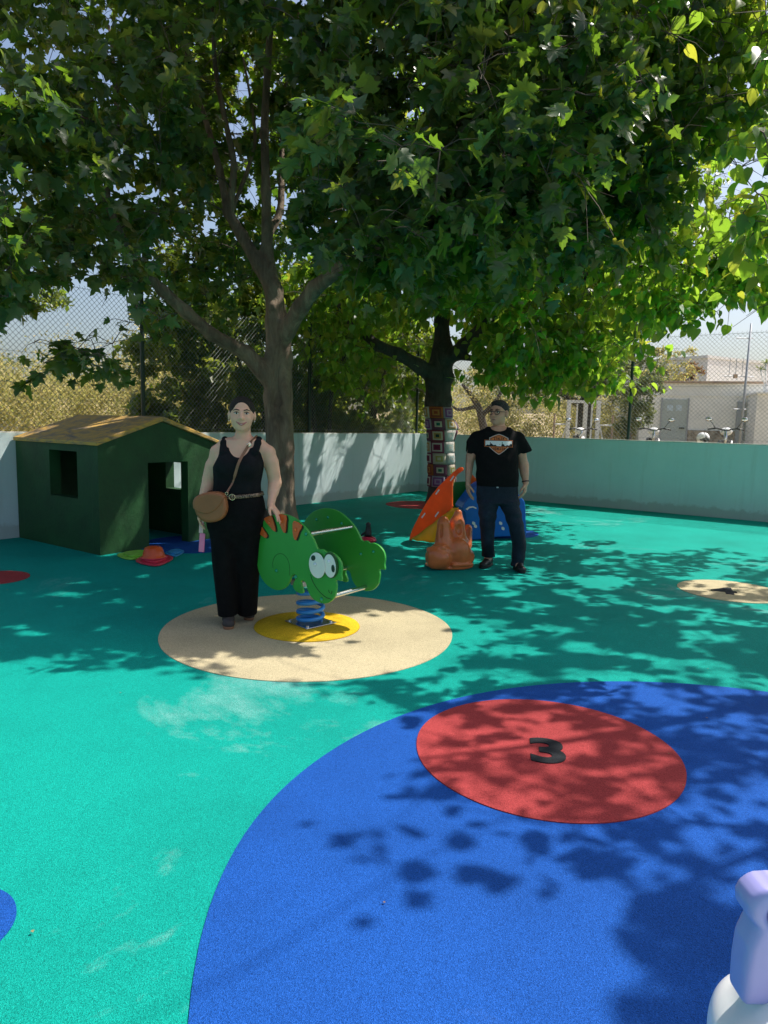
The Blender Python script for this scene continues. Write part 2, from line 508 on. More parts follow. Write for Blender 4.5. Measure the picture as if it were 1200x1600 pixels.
cr = G(785, 832); sheet('blue_circle', disc_pts(cr, 0.50, 72), 0.004, MAT['blue'])
cr = G(300, 850); sheet('blue_circle', disc_pts(cr, 0.62, 72, 0.01, 2), 0.004, MAT['blue'])
cY = G(480, 979); 
mb = MB(); mb.lathe([(0.385, 0.0045), (0.38, 0.012), (0.3, 0.02), (0.12, 0.024)], (cY.x, cY.y, 0), 72)
tag(mb.build('yellow_circle', MAT['yellow'], smooth=True), kind='structure')

# numbers let into the rubber: outlines of bold figures
def text_mesh(body, size, extrude, offset=0.0):
    cu = bpy.data.curves.new('figure', 'FONT'); cu.body = body; cu.size = size; cu.extrude = extrude; cu.offset = offset
    cu.align_x = 'CENTER'; cu.align_y = 'CENTER'; cu.resolution_u = 6
    o = bpy.data.objects.new('figure', cu); COL.objects.link(o)
    bpy.context.view_layer.update()
    me = bpy.data.meshes.new_from_object(o.evaluated_get(bpy.context.evaluated_depsgraph_get()))
    bpy.data.objects.remove(o); bpy.data.curves.remove(cu)
    return me
def figure(name, body, px, size, ang, z, sx=1.0):
    me = text_mesh(body, size, 0.002, size * 0.035)
    g = G(*px); o = put(name, me, MAT['black_rubber'], None, (g.x, g.y, z))
    o.rotation_euler = (0, 0, R(ang)); o.scale = (sx, 1, 1)
    return tag(o, kind='structure')
figure('painted_number', '3', (856, 1178), 0.33, -8, 0.0105, 1.12)
figure('painted_number', '4', (1131, 924), 0.38, -20, 0.0065, 1.1)

# ------------------------------------------------------------------ boundary walls and chain-link fences
def wall_run(name, label, axis, out, L, s0=0.0):
    p0 = Vector((C0.x, C0.y, 0)) + axis * s0
    t = thing(name, p0, label, 'wall')
    ang = math.atan2(axis.y, axis.x); rot = Matrix.Rotation(ang, 3, 'Z')
    mb = MB(); mb.box(axis * (L - s0) / 2 + out * WALL_T / 2 + Vector((0, 0, WALL_H / 2 - 0.03)), (L - s0, WALL_T, WALL_H + 0.06), rot)
    mb.build('wall_face', MAT['wall'], t)
    mb = MB()
    n = int((L - s0) / 0.25); pts = []
    for i in range(n):
        mb.box(axis * ((i + 0.5) * (L - s0) / n) + out * (WALL_T / 2) + Vector((0, 0, WALL_H + 0.0085 + rnd.uniform(-0.004, 0.003))), ((L - s0) / n - 0.001, WALL_T - 0.012, 0.017), rot)
    mb.build('coping', MAT['coping'], t)
    return t
wall_run('boundary_wall', 'long pale painted wall behind the green playhouse and plane tree', DL, NL, LEN_L)
wall_run('boundary_wall', 'pale teal painted wall behind the man, running to the right', DR, NR, LEN_R, 0.0)

FENCE_H = 1.85
def fence(label, axis, out, L, posts):
    base = Vector((C0.x, C0.y, 0)) + out * (WALL_T / 2)
    t = thing('chain_link_fence', base + Vector((0, 0, WALL_H + 0.018)), label, 'fence')
    for s in posts:
        mb = MB(); p = axis * s
        mb.tube([p + Vector((0, 0, 0)), p + Vector((0, 0, FENCE_H + 0.06))], 0.03, 10)
        mb.tube([p + Vector((0, 0, FENCE_H + 0.06)), p + Vector((0, 0, FENCE_H + 0.10))], [0.036, 0.02], 10)
        mb.build('post', MAT['post'], t, 'auto')
    # woven wire: two sets of diagonals
    mb = MB(); pitch = 0.072; off = out * 0.034
    r_ = 0.0027
    def wire(p, q_):
        d = (q_ - p).normalized(); a = d.cross(out).normalized() * r_; b = out * r_
        o3 = [a, -a * 0.5 + b * 0.87, -a * 0.5 - b * 0.87]
        mb.add([p + o for o in o3] + [q_ + o for o in o3], [(0, 1, 4, 3), (1, 2, 5, 4), (2, 0, 3, 5)])
    n = int((L + FENCE_H) / pitch)
    for i in range(n):
        for sgn in (1, -1):
            x0 = i * pitch - (FENCE_H if sgn > 0 else 0); x1 = x0 + FENCE_H * sgn
            z0, z1 = 0.012, FENCE_H
            if sgn < 0: x0 = i * pitch; x1 = x0 - FENCE_H
            pa, pb = Vector((x0, 0, z0)), Vector((x1, 0, z1))
            # clip to 0..L
            def clip(pa, pb):
                for lim, s in ((0, 1), (L, -1)):
                    da, db = (pa.x - lim) * s, (pb.x - lim) * s
                    if da < 0 and db < 0: return None
                    if da < 0: pa = pa.lerp(pb, da / (da - db))
                    elif db < 0: pb = pb.lerp(pa, db / (db - da))
                return pa, pb
            c = clip(pa, pb)
            if c: wire(axis * c[0].x + Vector((0, 0, c[0].z)) + off + out * (0.0022 * sgn), axis * c[1].x + Vector((0, 0, c[1].z)) + off + out * (0.0022 * sgn))
    for z in (0.05, FENCE_H * 0.52, FENCE_H - 0.015):
        wire(off + Vector((0, 0, z)), axis * L + off + Vector((0, 0, z)))
    # scalloped top edge: small twisted ends
    for i in range(int(L / pitch)):
        p = axis * (i * pitch + 0.03) + off + Vector((0, 0, FENCE_H))
        wire(p, p + Vector((0, 0, 0.022)) + axis * 0.012)
    mb.build('wire_mesh', MAT['wire'], t, fix=False)
    return t
def along(px, py, axis):
    g = G(px, py) - Vector((C0.x, C0.y, 0)); return g.dot(axis)
pl = sorted([0.05, along(483, 786, DL), along(233, 816, DL)])
sp = pl[2] - pl[1]
fence('wire fence with dark posts on the wall behind the playhouse', DL, NL, LEN_L, pl + [pl[2] + sp, pl[2] + 2 * sp, pl[2] + 3 * sp])
prr = along(962, 798, DR)
fence('wire fence on the right wall in front of the white building', DR, NR, LEN_R, [0.22, prr, 2 * prr, 3 * prr, 4 * prr])

# ------------------------------------------------------------------ green playhouse
HC = G(157, 868); HW, HD, HE, HR = 1.62, (G(157, 868) - G(44, 838)).length, 1.185, 1.475
fx, fy = -DL, DR              # front wall runs along -DL; the house goes back along -fy
# distance of the front wall from the boundary wall
dback = (HC - Vector((C0.x, C0.y, 0))).dot(DR) - 0.012
house = thing('playhouse', HC, 'dark green masonry playhouse with an ochre gabled roof against the wall', 'playhouse')
WT = 0.13
def hp(u, w, z): return fx * u - fy * w + Vector((0, 0, z))     # along the front, into the house, up
def wall_with_hole(name, org, ax, L, z1, hole, gable=None, inward=None):
    """wall slab with one opening, built from an outline grid"""
    (h0, h1, z0, zt) = hole
    mb = MB(); n = inward
    def slab(a0, a1, b0, b1):
        mb.add([org + ax * a + Vector((0, 0, z)) + n * t for t in (0, WT) for a, z in ((a0, b0), (a1, b0), (a1, b1), (a0, b1))], [(0, 1, 2, 3), (7, 6, 5, 4), (0, 4, 5, 1), (1, 5, 6, 2), (2, 6, 7, 3), (3, 7, 4, 0)])
    def poly(pts):
        k = len(pts)
        mb.add([org + ax * a + Vector((0, 0, z)) + n * t for t in (0, WT) for a, z in pts], [tuple(range(k)), tuple(range(2 * k - 1, k - 1, -1))] + [(i, (i + 1) % k, k + (i + 1) % k, k + i) for i in range(k)])
    outer = [(0, 0), (L, 0), (L, z1)] + ([(gable[0], gable[1])] if gable else []) + [(0, z1)]
    # left, right, below, above
    if gable:
        gz = lambda a: z1 + (gable[1] - z1) * (a / gable[0] if a <= gable[0] else (L - a) / (L - gable[0]))
        poly([(0, 0), (h0, 0), (h0, gz(h0)), (0, z1)] if h0 <= gable[0] else [(0, 0), (h0, 0), (h0, gz(h0)), gable, (0, z1)])
        poly([(h1, 0), (L, 0), (L, z1), (h1, gz(h1))])
        top = [(h0, zt), (h1, zt), (h1, gz(h1))] + ([gable] if h0 < gable[0] < h1 else []) + [(h0, gz(h0))]
        poly(top)
        if z0 > 0: poly([(h0, 0), (h1, 0), (h1, z0), (h0, z0)])
    else:
        slab(0, h0, 0, z1); slab(h1, L, 0, z1); slab(h0, h1, zt, z1)
        if z0 > 0: slab(h0, h1, 0, z0)
    return mb.build(name, MAT['house_green'], house)
def plane_uw(px, py, org, ax, nrm):
    p = on_plane(px, py, HC + org, nrm) - HC - org
    return p.dot(ax), p.z
u0, _ = plane_uw(232, 780, Vector((0, 0, 0)), fx, fy); u1, _ = plane_uw(294, 780, Vector((0, 0, 0)), fx, fy)
_, dtop = plane_uw(262, 722, Vector((0, 0, 0)), fx, fy)
wall_with_hole('front_wall', Vector((0, 0, 0)), fx, HW, HE, (u0, u1, 0, dtop), (HW / 2, HR - 0.03), -fy)
wb, _ = plane_uw(121, 740, Vector((0, 0, 0)), -fy, fx); wa, _ = plane_uw(78, 740, Vector((0, 0, 0)), -fy, fx)
_, wz1 = plane_uw(100, 704, Vector((0, 0, 0)), -fy, fx); _, wz0 = plane_uw(100, 776, Vector((0, 0, 0)), -fy, fx)
side_len = dback - 2 * WT - 0.004
wall_with_hole('side_wall', hp(0, WT + 0.002, 0), -fy, side_len, HE - 0.004, (wb - WT, wa - WT, wz0, wz1), None, fx)
# far side wall with its own window, seen through the door
far_o = hp(HW, WT + 0.002, 0)
wr0, z_a = plane_uw(272, 722, far_o - fx * WT, -fy, fx); wr1, z_b = plane_uw(291, 766, far_o - fx * WT, -fy, fx)
wq0, _ = plane_uw(272, 743, far_o, -fy, fx); wq1, _ = plane_uw(291, 743, far_o, -fy, fx)
lo_w, hi_w = min(wr0, wr1, wq0, wq1), max(wr0, wr1, wq0, wq1); lo_w = max(0.08, lo_w); hi_w = min(side_len - 0.1, hi_w)
wall_with_hole('side_wall', far_o, -fy, side_len, HE - 0.004, (lo_w, hi_w, min(z_a, z_b), max(z_a, z_b)), None, -fx)
mb = MB()
pts = [(0, 0), (HW, 0), (HW, HE), (HW / 2, HR - 0.03), (0, HE)]
mb.prism(pts, hp(0, dback - WT, 0), fx, (0, 0, 1), -fy, 0, WT)
mb.build('back_wall', MAT['house_green'], house)
m, nt, b_ = new_mat('ochre_roof_paint'); co = objco(nt)
mp = nd(nt, 'ShaderNodeMapping'); mp.inputs['Scale'].default_value = (1, 1, 5); nt.links.new(co, mp.inputs['Vector'])
wear = noise(nt, 4.0, 8, 0.7, mp.outputs[0], 1.2)
nt.links.new(ramp(nt, wear, [(0.30, (0.20, 0.16, 0.11)), (0.44, (0.42, 0.28, 0.12)), (0.56, (0.66, 0.39, 0.08)), (0.8, (0.74, 0.48, 0.13))]), b_.inputs['Base Color'])
b_.inputs['Roughness'].default_value = 0.8
bump(nt, b_, noise(nt, 30, 7, 0.7, mp.outputs[0]), 0.4, 0.02)
MAT['roof'] = m
for sgn in (0, 1):
    # each slope a slab with a slight overhang
    e0 = -0.03 if sgn == 0 else HW + 0.03
    ez = HE - 0.005; th = 0.055
    P = []
    for w in (-0.035, dback - 0.002):
        P += [hp(e0, w, ez), hp(HW / 2, w, HR - 0.022), hp(HW / 2, w, HR + th - 0.022), hp(e0, w, ez + th * 0.8)]
    MB().add(P, [(0, 1, 2, 3), (7, 6, 5, 4), (0, 4, 5, 1), (1, 5, 6, 2), (2, 6, 7, 3), (3, 7, 4, 0)]).build('roof', MAT['roof'], house, bevel=0.008)

# ------------------------------------------------------------------ buildings, gate and mast beyond the right wall
MAT['render'] = simple('cream_render', (0.88, 0.86, 0.81), 0.9, 0, 0.08, 2.2, 0.3, 40)
MAT['whitewash'] = simple('white_wash', (0.86, 0.85, 0.83), 0.9, 0, 0.04, 2.0, 0.2, 40)
MAT['tile'] = simple('clay_tile', (0.42, 0.30, 0.22), 0.85, 0, 0.25, 9, 0.3, 30)
MAT['door_paint'] = simple('grey_green_door', (0.42, 0.47, 0.46), 0.5, 0, 0.05)
MAT['stone'] = simple('rubble_stone', (0.34, 0.28, 0.22), 0.9, 0, 0.4, 7, 0.8, 22)
MAT['glass'] = simple('dim_glass', (0.55, 0.65, 0.72), 0.1)
MAT['grey_metal'] = simple('grey_paint_metal', (0.36, 0.38, 0.42), 0.5, 0.3)
BY = 24.0
def slab_box(name, a, b, z0, z1, depth, mat, parent, bevel=0.0):
    """box whose front face runs a..b (world xy), going back by depth"""
    a, b = Vector((a[0], a[1], 0)), Vector((b[0], b[1], 0)); d = (b - a).normalized(); n = Vector((-d.y, d.x, 0))
    mb = MB(); P = [a, b, b + n * depth, a + n * depth]
    mb.add([p + Vector((0, 0, z)) for z in (z0, z1) for p in P], [(3, 2, 1, 0), (4, 5, 6, 7), (0, 1, 5, 4), (1, 2, 6, 5), (2, 3, 7, 6), (3, 0, 4, 7)])
    return mb.build(name, mat, parent, bevel=bevel)
gzb = float(terrain(np.array(9.0), np.array(24.0)))
zr = V(1060, 598, BY).z
A, B = V(998, 680, BY + 0.6), V(1330, 680, BY - 1.2)
org = Vector((A.x, A.y, 0))
bld = thing('low_building', org, 'low cream building with a grey door beyond the right wall', 'building')
rel = lambda p: (p[0] - org.x, p[1] - org.y)
dA = (B - A); dA.z = 0; dA.normalize(); nA = Vector((dA.y, -dA.x, 0))
LB = (B - A).length
slab_box('wall', rel(A), rel(B), -0.5, zr, 5.0, MAT['render'], bld)
slab_box('string_course', rel(A + nA * 0.03 - dA * 0.02), rel(B + nA * 0.03), zr - 0.42, zr - 0.385, 0.06, MAT['render'], bld)
slab_box('roof', rel(A + nA * 0.08 - dA * 0.08), rel(B + nA * 0.08), zr + 0.002, zr + 0.075, 5.2, MAT['tile'], bld, 0.01)
def bpt(px, py):
    p = on_plane(px, py, A, nA) - org; return p.dot(dA), p.z
d0, dz = bpt(1036, 624); d1, _ = bpt(1075, 624)
def face_box(name, u0, u1, z0, z1, t0, t1, mat, parent):
    mb = MB(); mb.prism([(u0, z0), (u1, z0), (u1, z1), (u0, z1)], (0, 0, 0), dA, (0, 0, 1), nA, t0, t1); return mb.build(name, mat, parent)
door = face_box('door', d0, d1, gzb, dz, 0.002, 0.05, MAT['door_paint'], bld)
face_box('door_frame', d0 - 0.05, d0 - 0.002, gzb, dz + 0.05, 0.002, 0.07, MAT['grey_metal'], door)
face_box('door_frame', d1 + 0.002, d1 + 0.05, gzb, dz + 0.05, 0.002, 0.07, MAT['grey_metal'], door)
for k in (0, 1):
    w = (d1 - d0); face_box('pane', d0 + w * (0.18 + 0.36 * k), d0 + w * (0.42 + 0.36 * k), dz - 0.38, dz - 0.18, 0.052, 0.058, MAT['glass'], door)
face_box('handle', d1 - 0.22, d1 - 0.06, dz - 0.98, dz - 0.94, 0.052, 0.10, MAT['dark'], door)
_, zp = bpt(1120, 673)
face_box('stone_plinth', d1 + 0.06, bpt(1152, 673)[0], gzb - 0.3, zp, 0.002, 0.09, MAT['stone'], bld)
q0, qz = bpt(1152, 628); q1, _ = bpt(1164, 628)
face_box('side_door', q0, q1, gzb - 0.2, qz, 0.002, 0.12, MAT['grey_metal'], bld)
r0, rz_ = bpt(1168, 619)
wing = face_box('wing_wall', r0, LB - 0.01, gzb - 0.3, rz_, 0.003, 1.5, MAT['render'], bld)
face_box('wing_ledge', r0 - 0.04, LB - 0.02, rz_ + 0.002, rz_ + 0.06, -0.02, 1.56, MAT['render'], bld)
# taller white block behind
A2 = V(1100, 640, 30); B2 = A2 + Vector((0.86, 0.51, 0)) * 11
b2 = thing('white_building', (A2.x, A2.y, 0), 'taller plain white block rising behind the low cream building', 'building')
z2 = V(1150, 566, 31.5).z
slab_box('wall', (0, 0), (B2.x - A2.x, B2.y - A2.y), 0, z2, 6.0, MAT['whitewash'], b2)
slab_box('parapet', (-0.05, -0.06), (B2.x - A2.x, B2.y - A2.y - 0.06), z2 + 0.002, z2 + 0.12, 6.1, MAT['whitewash'], b2)
# antenna mast
pm = V(1158, 660, BY - 1.9)
mast = thing('antenna_mast', (pm.x, pm.y, gzb), 'thin metal antenna mast in front of the cream building', 'mast')
zt = V(1163, 505, BY - 1.9).z - gzb
MB().tube([(0, 0, -0.3), (0.05, 0, zt)], [0.045, 0.028], 8).build('pole', MAT['grey_metal'], mast, True)
for k, (z, l) in enumerate(((zt - 0.45, 0.55), (zt - 1.6, 0.9), (zt - 2.6, 0.4))):
    MB().tube([(-l * 0.7, 0, z), (l * 0.3, 0, z)], 0.014, 6).build('crossarm', MAT['grey_metal'], mast)
for k in range(3):
    MB().tube([(-0.5 + 0.2 * k, 0, zt - 1.6), (-0.5 + 0.2 * k, 0, zt - 1.05)], 0.009, 5).build('antenna_rod', MAT['grey_metal'], mast)
MB().box((-0.30, 0, zt - 1.6), (0.10, 0.08, 0.12)).build('junction_box', MAT['tile'], mast)
# white gate with net panels, further back
pg = V(910, 690, 25); zg = float(terrain(np.array(pg.x), np.array(25.0)))
gate = thing('metal_gate', (pg.x, pg.y, zg), 'white tubular metal gate standing in the dry scrub beyond the wall', 'gate')
MAT['white_paint'] = simple('white_gate_paint', (0.80, 0.80, 0.78), 0.5)
gt = V(910, 630, 25).z - zg
s_ = 25 / FPX
for x in (-24, 2, 22):
    MB().box((x * s_, 0, gt / 2), (0.13 if x else 0.1, 0.1, gt)).build('gate_post', MAT['white_paint'], gate)
MB().box((-1 * s_, 0, gt + 0.052), (46 * s_ + 0.14, 0.1, 0.1)).build('top_rail', MAT['white_paint'], gate)
for x0_, x1_ in ((-24, 2), (2, 22)):
    MB().box(((x0_ + x1_) / 2 * s_, 0, 0.35), (abs(x1_ - x0_) * s_ - 0.14, 0.05, 0.06)).build('gate_rail', MAT['white_paint'], gate)
    MB().tube([((x0_ + x1_) / 2 * s_, 0, 0.2), ((x0_ + x1_) / 2 * s_, 0, gt - 0.02)], 0.03, 6).build('gate_bar', MAT['white_paint'], gate)
for sx in (-1, 1):
    MB().tube([(sx * 26 * s_, 0.02, gt * 0.62), (sx * 44 * s_, 0.02, gt * 0.62)], 0.03, 6).build('side_rail', MAT['white_paint'], gate)
    MB().tube([(sx * 26 * s_, 0.03, gt * 0.60), (sx * 40 * s_, 0.03, -0.05)], 0.028, 6).build('brace', MAT['white_paint'], gate)
    MB().tube([(sx * 45 * s_, 0.02, -0.1), (sx * 45 * s_, 0.02, gt * 0.8)], 0.035, 6).build('side_post', MAT['tile'], gate)
# ================================================================== trees
MAT['leaf_plane'] = leaf_mat('plane_leaf', [(0.0, (0.009, 0.030, 0.010)), (0.5, (0.017, 0.048, 0.014)), (0.9, (0.034, 0.075, 0.018)), (1.0, (0.10, 0.11, 0.025))],
                             [(0.0, (0.20, 0.42, 0.020)), (0.7, (0.34, 0.56, 0.03)), (1.0, (0.52, 0.54, 0.04))], 0.33, 0.34, (0.085, 0.13, 0.06))
MAT['leaf_mulberry'] = leaf_mat('mulberry_leaf', [(0.0, (0.025, 0.065, 0.012)), (0.6, (0.045, 0.095, 0.016)), (0.97, (0.08, 0.13, 0.022)), (1.0, (0.18, 0.15, 0.03))],
                                [(0.0, (0.32, 0.60, 0.035)), (0.75, (0.48, 0.74, 0.06)), (1.0, (0.66, 0.66, 0.06))], 0.52, 0.4)
MAT['bark_plane'] = bark_mat('plane_bark', [(0.30, (0.065, 0.045, 0.031)), (0.45, (0.16, 0.11, 0.075)), (0.60, (0.27, 0.20, 0.135)), (0.76, (0.44, 0.36, 0.25))], 6.0, 1.0, 0.28)
MAT['bark_dark'] = bark_mat('mulberry_bark', [(0.3, (0.03, 0.024, 0.02)), (0.55, (0.075, 0.06, 0.05)), (0.75, (0.14, 0.115, 0.09))], 7.0, 0.9, 0.3)
MAT['twig'] = simple('twig_bark', (0.10, 0.075, 0.055), 0.85, 0, 0.25, 10)

def leaf_shape(kind, fine=False, curl=0.0):
    if kind == 'plane':
        half = [(0.16, -0.07), (0.40, 0.02), (0.52, 0.16), (0.33, 0.27), (0.44, 0.40), (0.60, 0.60), (0.36, 0.56), (0.22, 0.60), (0.19, 0.80)]
        ctr = (0.0, 0.30)
        if fine:
            half = [(0.10, -0.08), (0.24, -0.06), (0.31, 0.0), (0.45, 0.0), (0.56, 0.13), (0.46, 0.17), (0.43, 0.24), (0.33, 0.27), (0.46, 0.34), (0.51, 0.45), (0.62, 0.50), (0.66, 0.66),
                    (0.52, 0.60), (0.42, 0.63), (0.36, 0.54), (0.23, 0.57), (0.26, 0.69), (0.18, 0.73), (0.16, 0.86), (0.08, 0.89)]
    else:
        half = [(0.22, -0.03), (0.38, 0.12), (0.41, 0.32), (0.31, 0.60), (0.14, 0.84)]; ctr = (0.0, 0.38)
        if fine:
            half = [(0.12, -0.05), (0.25, -0.03), (0.36, 0.08), (0.41, 0.2), (0.405, 0.32), (0.37, 0.46), (0.30, 0.60), (0.21, 0.74), (0.12, 0.86), (0.05, 0.94)]
    out = [(0.0, 0.0)] + half + [(0.0, 1.02)] + [(-x, y) for x, y in half[::-1]]
    P = np.array([ctr] + out)
    z = 0.20 * np.abs(P[:, 0]) - (0.22 + curl) * P[:, 1] ** 2 - curl * P[:, 0] ** 2 * 1.3 + 0.03 * np.sin(9 * P[:, 0] + 5 * P[:, 1])
    n = len(out)
    return np.c_[P, z], np.array([(0, 1 + i, 1 + (i + 1) % n) for i in range(n)])

def bases(d, up):
    """columns: x, y = midrib d, z = normal, from arrays of directions"""
    y = d / np.linalg.norm(d, axis=1, keepdims=True)
    x = np.cross(y, up); x /= np.linalg.norm(x, axis=1, keepdims=True) + 1e-9
    z = np.cross(x, y)
    return np.stack([x, y, z], -1)

# where the sun reaches the ground of the yard (photo pixels) and how many leaf clumps may stand in its way
LIT = [
    ([(225, 1225), (345, 1225), (360, 1330), (225, 1310)], 0.35, 0.6),
    ([(475, 966), (560, 950), (700, 955), (770, 985), (720, 1042), (600, 1066), (470, 1070), (400, 1054), (330, 1040), (300, 1028), (470, 1022)], 0.0, 0.04),
    ([(-1500, 1046), (215, 1046), (300, 1062), (560, 1085), (640, 1104), (560, 1165), (470, 1225), (390, 1300), (340, 1400), (310, 1520), (300, 1700), (-1500, 1900)], 0.0, 0.12),
    ([(825, 788), (1000, 800), (1200, 818), (1500, 845), (1500, 870), (1200, 850), (1000, 840), (860, 848), (822, 830)], 0.06, 0.3),
    ([(300, 1425), (640, 1440), (900, 1430), (985, 1500), (960, 1900), (250, 1900)], 0.0, 0.06),
    ([(400, 1290), (980, 1300), (1400, 1290), (1400, 1425), (340, 1425)], 0.34, 0.6),
    ([(640, 1110), (700, 1075), (1400, 1075), (1400, 1300), (400, 1290), (500, 1195)], 0.58, 0.5),
    ([(985, 1420), (1400, 1420), (1400, 1900), (960, 1900)], 0.5, 0.9),
    ([(740, 965), (1400, 930), (1400, 1075), (690, 1075)], 0.5, 0.9),
]
def in_poly(px, py, poly):
    r = np.zeros(len(px), bool); n = len(poly)
    for i in range(n):
        (x0, y0), (x1, y1) = poly[i], poly[(i + 1) % n]
        c = ((y0 > py) != (y1 > py)) & (px < (x1 - x0) * (py - y0) / ((y1 - y0) if y1 != y0 else 1e-9) + x0)
        r ^= c
    return r
SV = np.array(SUNV)
def sun_keep(P, level):
    g = P - SV[None] * (P[:, 2:3] / SV[2])
    px_, py_, w = project_np(g)
    keep = np.ones(len(P)); done = np.zeros(len(P), bool)
    for z in LIT:
        m_ = in_poly(px_, py_, z[0]) & (w > 0.3) & ~done
        keep[m_] = z[1 + level]; done |= m_
    near = (g[:, 1] < 1.7) & (np.abs(g[:, 0]) < 6)
    keep[near & ~done] = 0.5
    return keep
# openings of the crowns through which the sky shows
GAPS = [(1162, 262, 40, 34), (1160, 545, 62, 75), (112, 470, 62, 34), (155, 515, 60, 48), (45, 520, 55, 36), (376, 130, 12, 30), (372, 190, 14, 30), (258, 392, 30, 24),
        (238, 190, 10, 22), (250, 300, 12, 18), (470, 300, 14, 14), (140, 420, 24, 16), (395, 290, 12, 18), (205, 540, 30, 40)]
# gaps in the crowns through which the sun strikes walls, house and people: (place, radius)
SPOTS = []
def spot(p, r): SPOTS.append((np.array(p), r))
for x, y, r in ((180, 838, 0.10), (196, 812, 0.11), (212, 785, 0.06), (225, 845, 0.05), (298, 690, 0.13), (318, 708, 0.12), (275, 712, 0.08)):
    spot(on_plane(x, y, HC, DR), r)
for x, y, r in ((475, 700, 0.07), (515, 690, 0.10), (523, 725, 0.12), (508, 750, 0.06), (585, 715, 0.12), (570, 748, 0.09), (605, 705, 0.05), (495, 775, 0.05), (540, 700, 0.06), (470, 760, 0.06), (615, 730, 0.04), (10, 690, 0.15), (25, 720, 0.1)):
    spot(on_plane(x, y, C0, DR), r)
spot(V(430, 762, 5.1), 0.05); spot(V(424, 745, 5.0), 0.03); spot(V(450, 690, 8.4), 0.05); spot(V(450, 770, 8.4), 0.08)
for x, y, r in ((170, 660, 0.10), (205, 665, 0.08), (140, 675, 0.06), (225, 655, 0.06)): spot(V(x, y, 8.3), r)
for x, y, r in ((705, 740, 0.12), (700, 690, 0.1), (660, 790, 0.14), (690, 780, 0.30), (675, 810, 0.2), (740, 815, 0.14), (712, 830, 0.16), (650, 830, 0.12), (770, 870, 0.05)): spot(V(x, y, 9.0 if y > 760 else 13.2), r)
spot(on_plane(281, 743, C0, DR), 0.22); spot(on_plane(276, 750, C0, DR), 0.15)
srnd = random.Random(21)
for k in range(260):
    u_ = srnd.random()
    if u_ < 0.35: q_ = (srnd.uniform(0, 560), srnd.uniform(865, 1040))
    elif u_ < 0.65: q_ = (srnd.uniform(450, 840), srnd.uniform(775, 905))
    else: q_ = (srnd.uniform(690, 1200), srnd.uniform(855, 1060))
    spot(G(*q_), srnd.uniform(-0.05, 0.03))
CLEAR = [(np.array(V(*a)), r, t0) for a, r, t0 in (((1060, 425, 8.7), 0.75, 0.9), ((980, 475, 9.6), 0.6, 0.9), ((1120, 445, 8.6), 0.55, 0.8), ((950, 545, 10.8), 0.5, 0.9), ((1000, 370, 9.5), 0.5, 1.0),
    ((985, 195, 6.0), 0.28, 0.3), ((1020, 240, 6.0), 0.22, 0.3), ((640, 275, 4.95), 0.22, 0.25), ((590, 215, 4.8), 0.25, 0.25), ((140, 315, 3.2), 0.25, 0.25), ((30, 350, 3.1), 0.2, 0.25), ((880, 60, 6.5), 0.3, 0.4), ((720, 800, 7.35), 0.14, 0.3), ((736, 860, 7.3), 0.12, 0.3))]
def spot_keep(P):
    k = np.ones(len(P))
    for c, r in SPOTS:
        d = P - c; t_ = d @ SV; off = np.linalg.norm(d - t_[:, None] * SV, axis=1)
        k[(t_ > 0.2) & (off < r + 0.10)] = 0.0
    for c, r, t0 in CLEAR:
        d = P - c; t_ = d @ SV; off = np.linalg.norm(d - t_[:, None] * SV, axis=1)
        k[(t_ > t0) & (off < r)] = 0.04
    return k
def gap_keep(P):
    px_, py_, w = project_np(P); k = np.ones(len(P))
    for x, y, a, b in GAPS:
        k[((px_ - x) / a) ** 2 + ((py_ - y) / b) ** 2 < 1] = 0.10
    return k

# the fork of the plane tree stays open to view: few leaves hang in front of its limbs
FORK = [(225, 440), (330, 300), (285, 60), (445, 40), (460, 400), (520, 410), (560, 400), (520, 455), (480, 610), (400, 610), (300, 565)]
def fork_keep(P, level=0):
    px_, py_, w = project_np(P); m_ = in_poly(px_, py_, FORK) & (P[:, 1] < 8.9)
    k = np.where(m_, 0.05 if level else 0.02, 1.0)
    k[in_poly(px_, py_, [(630, 500), (735, 480), (740, 650), (655, 650), (600, 560), (560, 530)]) & (P[:, 1] < 13.6)] = 0.12
    return k
def clump_points(blobs):
    out = []
    for (cx, cy, rx, ry, d0, d1, n, r, m) in blobs:
        k = 0; tries = 0
        while k < n and tries < n * 8:
            tries += 1
            a = rnd.uniform(0, 2 * math.pi); q_ = math.sqrt(rnd.random())
            p = V(cx + rx * q_ * math.cos(a), cy + ry * q_ * math.sin(a), rnd.uniform(d0, d1))
            if p.z < 1.9 or p.z > 10.5: continue
            P = np.array([p])
            if rnd.random() > sun_keep(P, 0)[0] or rnd.random() > max(0.25, gap_keep(P)[0]) or rnd.random() > fork_keep(P)[0]: continue
            out.append((np.array(p), r * rnd.uniform(0.75, 1.3), int(m * rnd.uniform(0.7, 1.3)))); k += 1
    return out

# clumps added between the sun and the shaded parts of the yard, shared out among the three trees
SHADE = []
hrnd = random.Random(5)
for (x0, x1, y0, y1, n_) in ((-60, 560, 862, 1035, 120), (430, 830, 772, 900, 70), (690, 1230, 860, 1060, 150), (640, 1230, 1080, 1290, 18), (560, 760, 900, 960, 25), (440, 660, 766, 805, 90), (640, 830, 785, 860, 60), (900, 1230, 1420, 1600, 14)):
    for k in range(n_):
        g_ = G(hrnd.uniform(x0, x1), hrnd.uniform(y0, y1)); z_ = hrnd.uniform(3.4, 7.4)
        P_ = np.array(g_) + SV * (z_ / SV[2]); qx, qy, qw = project_np(P_[None])
        if qy[0] > (400 if P_[1] < 9 else 560) and qx[0] < 1150: continue
        if fork_keep(P_[None])[0] < 1 or gap_keep(P_[None])[0] < 1 or sun_keep(P_[None], 0)[0] < 0.3: continue
        SHADE.append(P_)
